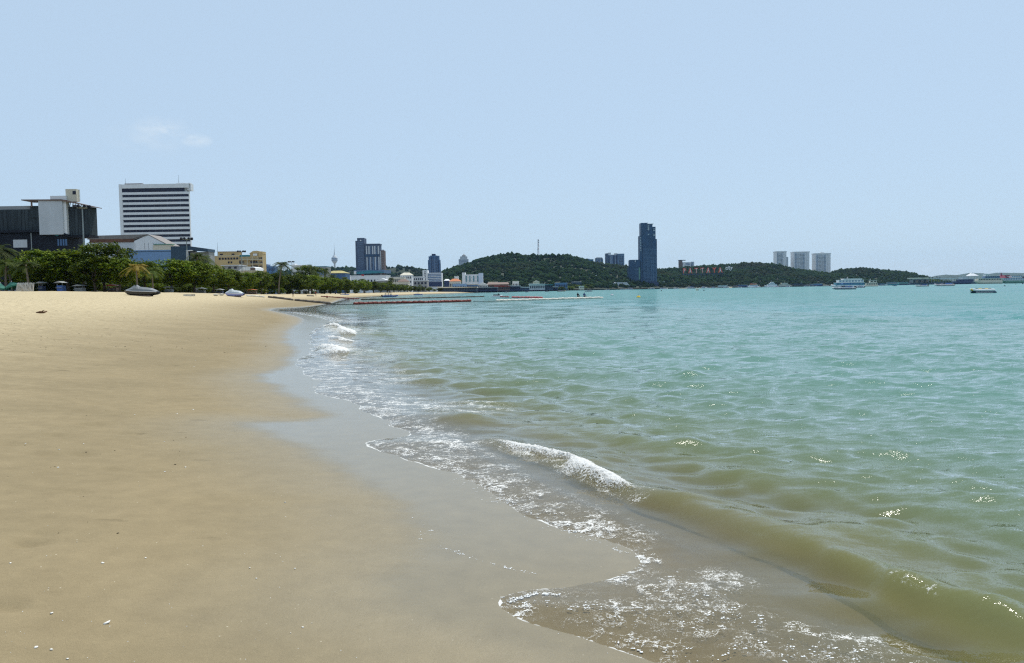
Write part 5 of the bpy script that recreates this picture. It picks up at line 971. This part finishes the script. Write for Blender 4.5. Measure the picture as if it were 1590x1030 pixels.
vessel('passenger_boat', 'grey white boat with a flat roof below the hillside letters', 1124, 2000, 30, GREYB, [(-.45, .3, 2.6, PALE, 8)], WHITE, 0, 2.2); vessel('passenger_boat', 'dark brown wooden boat below the hillside letters', 1143, 2020, 18, BROWNB, [(-.4, .2, 2.4, BROWNB, 4)], BROWNB, 0, 2); vessel('passenger_boat', 'long roofed passenger boat with a cream canopy', 1155, 2060, 30, NAVY, [(-.48, .35, 3.4, NAVY, 8)], CREAM, 0, 2.2)
vessel('passenger_boat', 'white and orange tour boat with an upper deck', 1170, 1980, 28, HULLW, [(-.4, .35, 3.0, WHITE, 7), (-.3, .2, 2.6, ORANGE, 4)], MM('orange_awning', (.6, .28, .12), .7, .15, 1), PI, 2.2, mastH=2); vessel('motor_yacht', 'sleek white motor yacht with a raked top', 1198, 2020, 34, HULLW, [(-.4, .3, 2.8, HULLW, 8), (-.25, .15, 2.4, HULLW, 5), (-.15, .05, 1.6, HULLW, 2)], WHITE, PI, 2.6, mastH=4)
vessel('passenger_boat', 'cream two deck boat beside the white motor yacht', 1219, 2050, 32, GREYB, [(-.45, .35, 2.8, CREAM, 8), (-.3, .2, 2.4, CREAM, 4)], CREAM, 0, 2.4, mastH=3); vessel('barge', 'long low black barge moored below the three pale towers', 1245, 2080, 48, HULLB, [(-.46, .05, 2.2, DARK, 8)], DARK, 0, 4.0, mastH=5); vessel('passenger_boat', 'boat with a broad white awning past the black barge', 1271, 2100, 24, NAVY, [(-.45, .4, 3.2, BLUEG, 6)], WHITE, 0, 2.2); vessel('passenger_boat', 'boat with a pale awning between the barge and the white awning boat', 1262, 2120, 18, NAVY, [(-.45, .4, 3.0, GREYB, 4)], CREAM, 0, 2.2)
vessel('cargo_ship', 'long dark navy ship lying left of the ferries at the pier', 1496, 1900, 50, NAVY, [(-.3, .42, 3.4, NAVY, 0), (-.1, .4, .8, PALE, 0)], PALE, 0, 5.5); vessel('ferry', 'cream double deck ferry with a white wheelhouse and dark windows', 1534, 1750, 58, CREAM, [(-.46, .40, 4.2, CREAM, 14), (-.40, .16, 3.6, BLUEGREY, 8), (.0, .14, 2.4, WHITE, 2)], WHITE, PI, 5, winm=DARK, mastH=4); vessel('ferry', 'green and white ferry with a maroon top at the pier end', 1572, 1780, 48, GREEN, [(-.48, .46, 4.6, PALE, 12), (-.40, .10, 3.6, WHITE, 5)], MM('maroon', (.22, .02, .05), .6, .15, 1), PI, 5)
vessel('ferry', 'dark blue ferry with a maroon awning at the pier end', 1590, 1850, 44, NAVY, [(-.48, .3, 4.6, BLUEGREY, 9), (-.45, .1, 3.2, DARK, 0)], DKBLUE, PI, 4)
vessel('passenger_boat', 'low teal boat moored under the small wooded point', 1386, 1700, 30, TEAL, [(-.4, .3, 3, GREYB, 7)], TEAL, 0, 2.2); vessel('passenger_boat', 'dark teal boat moored beside the pier terminal', 1403, 1900, 34, DKBLUE, [(-.4, .3, 3, GREEN, 6)], PALE, 0, 2.4)
# buoys
for u, v, m, lab in ((991.5, 462.2, YELP, 'round yellow mooring buoy off the white boom'), (950.3, 459, PALE, 'small pale buoy between the boom and the far shore'), (1027, 452, DARK, 'small dark buoy below the tall tower'), (1560, 444.6, DARK, 'small dark buoy beyond the inflatable raft'), (1577, 441.8, DARK, 'tiny dark buoy near the pier end ferries'), (1093, 451.5, DARK, 'small dark buoy near the tiny yellow boat')):
    x, y = on_plane(u, v, 0); k = min(1.0, y/170); r = thing('buoy', lab, 'buoy', (x, y, 0)); MB().lathe([(.05, -.3*k), (.38*k, -.15*k), (.46*k, .05*k), (.38*k, .25*k), (.16*k, .38*k), (.05*k, .42*k)], 12).build('float', m, r, True); MB().lathe([(.06*k, .4*k), (.06*k, .62*k), (.1*k, .64*k)], 8).build('top_ring', STEEL, r)
# ---------------------------------------------------------------- waterfront: pier street, restaurants, ferry pier
def pier_house(name, label, u0, u1, vt, Y, wallm, roofm, dep=25, roof='flat', deckm=NAVY, cols=8, z_deck=2.6, win=GLASS):
    b = Site(name, label, 'building', (u0+u1)/2, hz((u0+u1)/2), Y, z0=-.6); zt = at((u0+u1)/2, vt, Y).z+.6; x0, x1 = b.x(u0), b.x(u1)
    box('deck', deckm, b.o, x0-.5, x1+.5, -2, dep, z_deck-.6, z_deck); pm = MB().tube([(0, 0, 0), (0, 0, z_deck-.62)], .25, 6).mesh('pile', deckm); n = max(3, int((x1-x0)/6))
    for k in range(n+1): link('pile', pm, b.o, (x0+(x1-x0)*k/n, -1.6, 0))
    box('quay_wall', DARK, b.o, x0-.4, x1+.4, 1.0, dep-2, 0, z_deck-.61)
    box('wall', wallm, b.o, x0, x1, 0, dep-1, z_deck+.01, zt-1.2)
    if roof == 'flat': MB().prism([(x0-1, zt-1.19), (x1+1, zt-1.19), (x1+.4, zt-.5), (x0, zt)], -2, dep).build('roof', roofm, b.o)
    else: MB().add([(x0-1, -2, zt-1.19), (x1+1, -2, zt-1.19), (x1+1, dep, zt-1.19), (x0-1, dep, zt-1.19), (x0+1, dep*.5, zt+2), (x1-1, dep*.5, zt+2)], [(0, 1, 5, 4), (2, 3, 4, 5), (1, 2, 5), (3, 0, 4), (3, 2, 1, 0)]).build('roof', roofm, b.o)
    wm_ = MB().box(0, (x1-x0)/cols*.62, -.1, .1, 0, max(.8, (zt-1.2-z_deck)*.45)).mesh('window', win)
    for k in range(cols): link('window', wm_, b.o, (x0+(x1-x0)/cols*(k+.18), 0, z_deck+(zt-1.2-z_deck)*.3))
    return b
pier_house('pier_shed', 'long tan roofed pier shed above the far sand', 680, 740, 445.4, 900, DKBLUE, CREAM, 22, cols=16); pier_house('pier_shed', 'long navy pier hall standing on piles over the water', 737, 772, 445.6, 950, NAVY, GREYB, 25, cols=10); pier_house('pier_house', 'pier house with red and white awnings', 768, 792, 443.6, 1050, BROWNB, REDP, 22, cols=7); pier_house('pier_house', 'pier house with a brown ridge roof', 757, 790, 440.6, 1180, BROWNB, BROWNB, 25, 'ridge', cols=9); pier_house('pier_house', 'navy pier house with a grey awning', 789, 808, 443.4, 1080, NAVY, PALE, 22, cols=6); pier_house('pier_house', 'blue glazed pier bar with a pale roof', 806, 822, 445.4, 1100, BLUEG, WHITE, 22, cols=6); pier_house('pier_house', 'pier restaurant with white upper terrace and gabled roof', 822, 846, 440.6, 1200, PALE, WHITE, 22, cols=8); pier_house('pier_house', 'teal pier restaurant at the end of the pier street', 842, 858, 441.6, 1230, DKBLUE, TEAL, 22, cols=6); pier_house('pier_shed', 'navy landing shed with a white awning at the pier tip', 852, 866, 445, 1240, NAVY, WHITE, 18, cols=5)
for u0, u1, vt, Y, m1, m2, lab in ((703, 724, 441.6, 1120, BLUEW, BLUEW, 'blue roofed house behind the pier sheds'), (724, 742, 442.2, 1130, BLUEG, CREAM, 'low cream roofed house below the ribbed hotel'), (742, 757, 442.6, 1150, PALE, WHITE, 'white pavilion house right of the ribbed hotel'), (758, 773, 438.6, 1320, PALE, CREAM, 'pale flat roofed house at the foot of the hill'), (796, 806, 437.6, 1330, WHITE, WHITE, 'little white tower house at the foot of the hill'), (828, 838, 438.2, 1330, CREAM, CREAM, 'house with a cream gable above the pier restaurants'), (862, 881, 440.2, 1500, BLUEG, BLUEW, 'house with a pale blue sloping roof by the sand spit'), (889, 903, 438.4, 1650, DKBLUE, PALE, 'dark house with a thin white roof among trees'), (900, 907, 445, 1500, CREAM, WHITE, 'small white beach hut on the sand spit'), (927, 936, 443, 1800, TEAL, TEAL, 'teal roofed beach restaurant'), (932, 956, 440.6, 1860, DKBLUE, WHITE, 'long dark restaurant under a thin white roof'), (1022, 1032, 437.6, 2080, WHITE, PALE, 'small white hall right of the tall tower'), (1334, 1340, 437, 2400, PALE, CREAM, 'small pale house above the white ferry')):
    town('waterfront_house', lab, u0, u1, vt, Y, m1, 1, max(3, int((u1-u0)/2.5)), m2, 'gable' if 'gable' in lab or 'pavilion' in lab else 'flat', dep=18, z0=1.5)
b = Site('framed_building', 'unfinished grey building showing an open grid of floors', 'building', 925, 440, 2000, z0=2); b.box('shell', BLUES, 908, 936, 429, None, 1, 20)
for i in range(6): b.box('column', PALE, 916.6+i*3.6, 917.1+i*3.6, 429, 438.6, .2, 1)
for i in range(4): b.box('floor_slab', PALE, 916, 936, 430.4+i*2.6, 431+i*2.6, -.2, .19)
b.box('roof_shed', WHITE, 921, 927, 427.6, 429, 2, 10)
b = Site('sail_roof_restaurant', 'restaurant with two swept white sail roofs by the water', 'building', 967, 448, 1900, z0=1.6); b.box('wall', GREYB, 957, 976, 444, None, 2, 20)
MB().prism([(b.x(954.6), b.z(439.2)), (b.x(956), b.z(438.4)), (b.x(966.4), b.z(438.6)), (b.x(965.4), b.z(443)), (b.x(959), b.z(444.6))], 0, 18).build('sail_roof', PALE, b.o); MB().prism([(b.x(967), b.z(444)), (b.x(967.4), b.z(438.8)), (b.x(973.6), b.z(438.4)), (b.x(978), b.z(444.6))], -.4, 18).build('sail_roof', PALE, b.o); MB().prism([(b.x(954), b.z(440)), (b.x(955.4), b.z(439)), (b.x(959.8), b.z(444.8)), (b.x(957), b.z(445))], -1, 0).build('roof_edge', WHITE, b.o)
# ferry pier at the point
b = Site('ferry_terminal', 'concrete ferry terminal with a long flat roof on the pier', 'building', 1430, 441, 2250, z0=-.5)
b.box('deck', DKBLUE, 1330, 1600, 439.2, None, 2, 22); b.box('hall', GREYB, 1417, 1442, 433.4, 439, 0, 18); b.box('roof', CREAM, 1414, 1446, 431.4, 433.2, -3, 20); b.box('long_roof', PALE, 1440, 1487, 432.8, 433.8, 4, 16)
for i in range(6): b.box('bay', BROWNB if i % 2 else DARK, 1418+i*4, 1421.4+i*4, 434.6, 438.8, -.5, .1)
for i in range(10): b.box('roof_post', STEEL, 1443+i*4.5, 1443.5+i*4.5, 433.8, 439.1, 5, 6)
pm = MB().tube([(0, 0, -1), (0, 0, 2.4)], .6, 6).mesh('pile', DKBLUE)
for i in range(40): link('pile', pm, b.o, (b.x(1332+i*6.6), 1.6, 0))
for q, (u, dd) in enumerate(((1433, 1), (1443.6, 1), (1448, 1), (1454.4, -1), (1459, -1))):
    Y = 2240; p = at(u, 436, Y); r = thing('curved_lamp_post', 'arched dark lamp post standing on the ferry pier', 'lamp post', (p.x, Y, 2.0), 0, 'arched pier lamps'); k = Y/F; h = (437-426.6+(q % 2)*.6)*k
    MB().tube([(-dd*1.6*k, 0, 0), (-dd*.9*k, 0, h*.6), (0, 0, h*.95), (dd*1.2*k, 0, h), (dd*2.0*k, 0, h*.9)], [.5, .5, .55, .5, .3], 6).build('arched_pole', DKBLUE, r); MB().tube([(-dd*1.6*k, 0, h*.88), (-dd*.2*k, 0, h*1.01), (dd*.6*k, 0, h)], [.3, .7, .4], 6).build('lamp_head', DKBLUE, r)
b = Site('tent_pavilion', 'white peaked tent pavilion on the ferry pier', 'pavilion', 1510, 438, 2300, z0=2); 
MB().add([(b.x(1503), -8, b.z(428.6)), (b.x(1517.5), -8, b.z(428.6)), (b.x(1517.5), 12, b.z(428.6)), (b.x(1503), 12, b.z(428.6)), (b.x(1507.4), 0, b.z(425)), (b.x(1512), 0, b.z(425)), (b.x(1509.8), 2, b.z(422.8))], [(0, 1, 5, 4), (1, 2, 6, 5), (2, 3, 6), (3, 0, 4, 6), (4, 5, 6)]).build('canvas_roof', WHITE, b.o)
for u in (1503.6, 1508, 1512, 1517): b.box('post', WHITE, u, u+.4, 428.6, None, -7.6, -6.8)
b.box('hall', PALE, 1494, 1504, 430, None, 0, 20); b.box('hall_roof', PALE, 1493, 1518, 433, 434, -2, 20)
b = Site('star_roof_pavilion', 'maroon pavilion roof with a spiky finial above the ferries', 'pavilion', 1560, 438, 2350, z0=2); MAR = MM('maroon', (.22, .02, .05), .6, .15, 1)
b.box('hall', BLUEGREY, 1548, 1572, 432, None, 0, 20); MB().add([(b.x(1550), -2, b.z(431.8)), (b.x(1570), -2, b.z(431.8)), (b.x(1570), 22, b.z(431.8)), (b.x(1550), 22, b.z(431.8)), (b.x(1557), 8, b.z(426.6))], [(0, 1, 4), (1, 2, 4), (2, 3, 4), (3, 0, 4)]).build('roof', MAR, b.o); MB().lathe([(3, b.z(427.4)), (1.6, b.z(425.6)), (.5, b.z(423.4))], 8, (b.x(1557), 8)).build('finial', MAR, b.o); b.box('roof_wing', MAR, 1562, 1568, 427.6, 429, 0, 12)
# ---------------------------------------------------------------- foam rolls, flecks, shells and litter
FOAMM = mat('sea_foam', (.82, .83, .82), .85, .06, 8)
def blobs(name, C, R, flat, label, m, cat='foam'):
    C = np.array(C); R = np.array(R); k = len(C); rg = np.random.default_rng(3); base = ICO1 if k < 4000 else ICO1
    V = base[None]*(1+.28*rg.standard_normal((k, len(base))))[:, :, None]*R[:, None, None]; V[:, :, 2] *= flat; V += C[:, None, :]
    Fc = (ICO1F[None]+(np.arange(k)*len(base))[:, None, None]).reshape(-1, 3)
    return tag(link(name, fast_mesh(name, V.reshape(-1, 3), Fc, [m]), None), label, cat, kind='stuff')
from bisect import bisect
def water_z(x, y):
    r = math.hypot(x, y); a = math.atan2(x, y); i = min(max(int(np.searchsorted(rr, r)), 0), NR-1); j = min(max(int(np.searchsorted(az, a)), 0), NA-1); return float(WZF[i, j])
rg = np.random.default_rng(9)
def along(pix, n, spread, z0=.05):
    L = np.array([on_plane(u, v, z0) for u, v in pix]); d = np.hypot(*(L[1:]-L[:-1]).T); c = np.concatenate([[0], np.cumsum(d)]); out = []
    for s_ in rg.random(n)*c[-1]:
        i = min(np.searchsorted(c, s_, side='right')-1, len(d)-1); p = L[i]+(L[i+1]-L[i])*(s_-c[i])/d[i]; out.append((p+rg.normal(size=2)*spread, s_/c[-1]))
    return out
def wz_s(x, y):                                      # smooth water height
    r = math.hypot(x, y); a = math.atan2(x, y); i = min(max(int(np.searchsorted(rr, r))-1, 0), NR-2); j = min(max(int(np.searchsorted(az, a))-1, 0), NA-2)
    fr_ = (r-rr[i])/(rr[i+1]-rr[i]); fa = (a-az[j])/(az[j+1]-az[j]); Z = WZF
    return float((Z[i, j]*(1-fa)+Z[i, j+1]*fa)*(1-fr_)+(Z[i+1, j]*(1-fa)+Z[i+1, j+1]*fa)*fr_)
mfo, t = node_mat('foam_sheet'); N = NT(t); P = N.n('ShaderNodeNewGeometry').outputs['Position']
cv = N.attr('cover'); fz = N.noise(P, N.m('DIVIDE', 9.0, N.attr('grain')), 5, .72).outputs['Fac']
al = N.ss(N.m('ADD', cv, N.m('MULTIPLY', N.m('SUBTRACT', fz, .5), 2.4)), .30, .62)
d_ = N.n('ShaderNodeBsdfDiffuse', {'Color': (.84, .85, .84, 1)}); tl = N.n('ShaderNodeBsdfTranslucent', {'Color': (.84, .85, .84, 1)}); mx = N.n('ShaderNodeMixShader', {0: .3, 1: d_.outputs[0], 2: tl.outputs[0]})
fin = N.n('ShaderNodeMixShader', {0: N.m('MULTIPLY', al, .96), 1: N.n('ShaderNodeBsdfTransparent').outputs[0], 2: mx.outputs[0]}); N.n('ShaderNodeOutputMaterial', {'Surface': fin.outputs[0]})
def foam_ribbon(label, pix, width, amp, grain, ni, nj, z0=.06, back=.25, tail=.5):
    L = np.array([on_plane(u, v, z0) for u, v in pix]); d = np.hypot(*(L[1:]-L[:-1]).T); c = np.concatenate([[0], np.cumsum(d)]); ts = np.linspace(0, 1, ni); V = []; cov = []
    for t in ts:
        s_ = t*c[-1]; x = np.interp(s_, c, L[:, 0]); y = np.interp(s_, c, L[:, 1]); k = min(max(int(np.searchsorted(c, s_))-1, 0), len(d)-1); tx, ty = (L[k+1]-L[k])/d[k]; nx, ny = (ty, -tx) if ty*1-tx*0 < 0 or True else (-ty, tx)
        if nx*(-.4)+ny*(-.9) < 0: nx, ny = -nx, -ny        # towards the beach
        env = min(1, t*5+.15)*min(1, (1-t)*6+.1); wl = width*(.6+.4*math.sin(t*9+1)*.6+.25*float(vnoise(np.array([x]), np.array([y]), 2.0/grain*.3, 55)[0]))*(.45+.55*env)
        for j in range(nj):
            q = j/(nj-1); off = (q-back)*wl; px, py = x+nx*off, y+ny*off
            prof = math.sin(min(1, q/.55)*PI/2)*math.exp(-max(0, q-.45)*3.2)
            n_ = sum(a_*float(vnoise(np.array([px]), np.array([py]), f_/grain, 60+w_)[0]) for w_, (f_, a_) in enumerate(((9, .5), (22, .35), (55, .25))))
            V.append((px, py, wz_s(px, py)+amp*(.10+.75*prof*(.35+.65*env)*(1+.7*n_)))); cov.append(min(1, q*6)*(1.15-q*1.25)*env+.12*n_)
    id_ = np.arange(ni*nj).reshape(ni, nj); Q = np.stack([id_[:-1, :-1].ravel(), id_[1:, :-1].ravel(), id_[1:, 1:].ravel(), id_[:-1, 1:].ravel()], 1)
    tag(link('foam', fast_mesh('foam', V, Q, [mfo], {'cover': np.array(cov), 'grain': np.full(len(V), grain)}, True)), label, 'foam', kind='stuff')
foam_ribbon('white foam tumbling down the crest of the nearest breaker', [(768,685),(800,692),(868,708),(915,731),(955,750),(994,770)], .52, .06, .16, 260, 34, back=.16)
foam_ribbon('white foam of the small breaker closer to the booms', [(503,511),(525,513),(552,522)], 1.6, .16, .8, 70, 18, .1)
foam_ribbon('white foam of the middle breaker by the wet sand', [(508,523),(528,524),(548,528)], 1.2, .12, .7, 60, 16, .1)
foam_ribbon('white foam of the broken wave below the middle breaker', [(505,536),(518,541),(538,551)], 1.2, .14, .6, 70, 18, .1)
C, R = [], []
for pix, n, sp in (([(683,850),(740,868),(790,880),(830,888)], 60, .012), ([(640,800),(660,840)], 14, .05), ([(790,932),(830,918),(870,920)], 120, .012), ([(775,932),(880,938),(960,942)], 50, .03), ([(900,960),(1050,955),(1180,955)], 50, .06), ([(940,990),(1060,1000),(1200,1015)], 40, .05), ([(1050,900),(1100,930),(1180,960)], 70, .08), ([(1160,1000),(1330,1000)], 90, .06), ([(700,730),(830,790),(950,838)], 110, .12), ([(780,770),(870,815),(990,855)], 120, .02)):
    for (p, t) in along(pix, n, sp, .05):
        z = max(water_z(*p), zs(*p)); k = 1+int(rg.random()*3); s_ = .002+.0055*rg.random()**2
        for q in range(k): C.append((p[0]+q*s_*1.5+rg.normal()*.003, p[1]+rg.normal()*.003, z+.001)); R.append(s_)
blobs('foam_flecks', C, R, .16, 'scattered white foam flecks drifting on the shallow water and wet sand', FOAMM)
C, R = [], []
for u, v, s_ in ((165,969,.016),(80,955,.009),(56,1007,.009),(79,1010,.008),(159,875,.011),(92,699,.012),(90,727,.012),(288,727,.012),(300,637,.012),(275,643,.01),(256,734,.009),(255,687,.008),(443,782,.010),(398,900,.006),(458,885,.006),(16,876,.006),(105,1026,.006),(209,645,.01),(130,690,.009),(301,570,.016),(304,560,.014),(40,690,.01),(226,868,.006),(470,975,.006),(388,884,.006)):
    p = hit(u, v); C.append((p.x, p.y, p.z+.003)); R.append(s_)
for _ in range(130):
    u, v = rg.uniform(0, 560), 500+rg.random()**.6*530; p = hit(u, v); C.append((p.x, p.y, p.z+.001)); R.append(.0014+.0024*rg.random()**2)
blobs('shell_fragments', C, R, .45, 'tiny white shell fragments scattered over the damp sand', MM('shell_white', (.78, .75, .68), .5, .1, 30), 'shells')
C, R = [], []
for _ in range(240):
    u, v = rg.uniform(0, 430), 462+rg.random()**1.6*90; p = hit(u, v); C.append((p.x, p.y, p.z+.002)); R.append(.008+.02*rg.random()**2)
for _ in range(26):
    u, v = rg.uniform(0, 300), 560+rg.random()*300; p = hit(u, v); C.append((p.x, p.y, p.z+.002)); R.append(.003+.007*rg.random()**2)
blobs('beach_litter', C, R, .35, 'small dark bits of seaweed and leaf litter strewn over the upper sand', MM('dead_leaf', (.10, .075, .04), .9, .3, 9), 'litter')
# ---------------------------------------------------------------- sea haze
if True:
    hm, t = node_mat('haze_air'); N = NT(t)
    pv = N.n('ShaderNodeVolumePrincipled', {'Color': (.42, .70, 1.0, 1), 'Density': HAZE, 'Anisotropy': .35}); N.n('ShaderNodeOutputMaterial', {'Volume': pv.outputs[0]})
    o = MB().box(-9500, 9500, -1500, 13500, -12, 520).build('haze', hm); tag(o, 'thin pale blue sea haze over the whole bay', 'haze', kind='stuff')
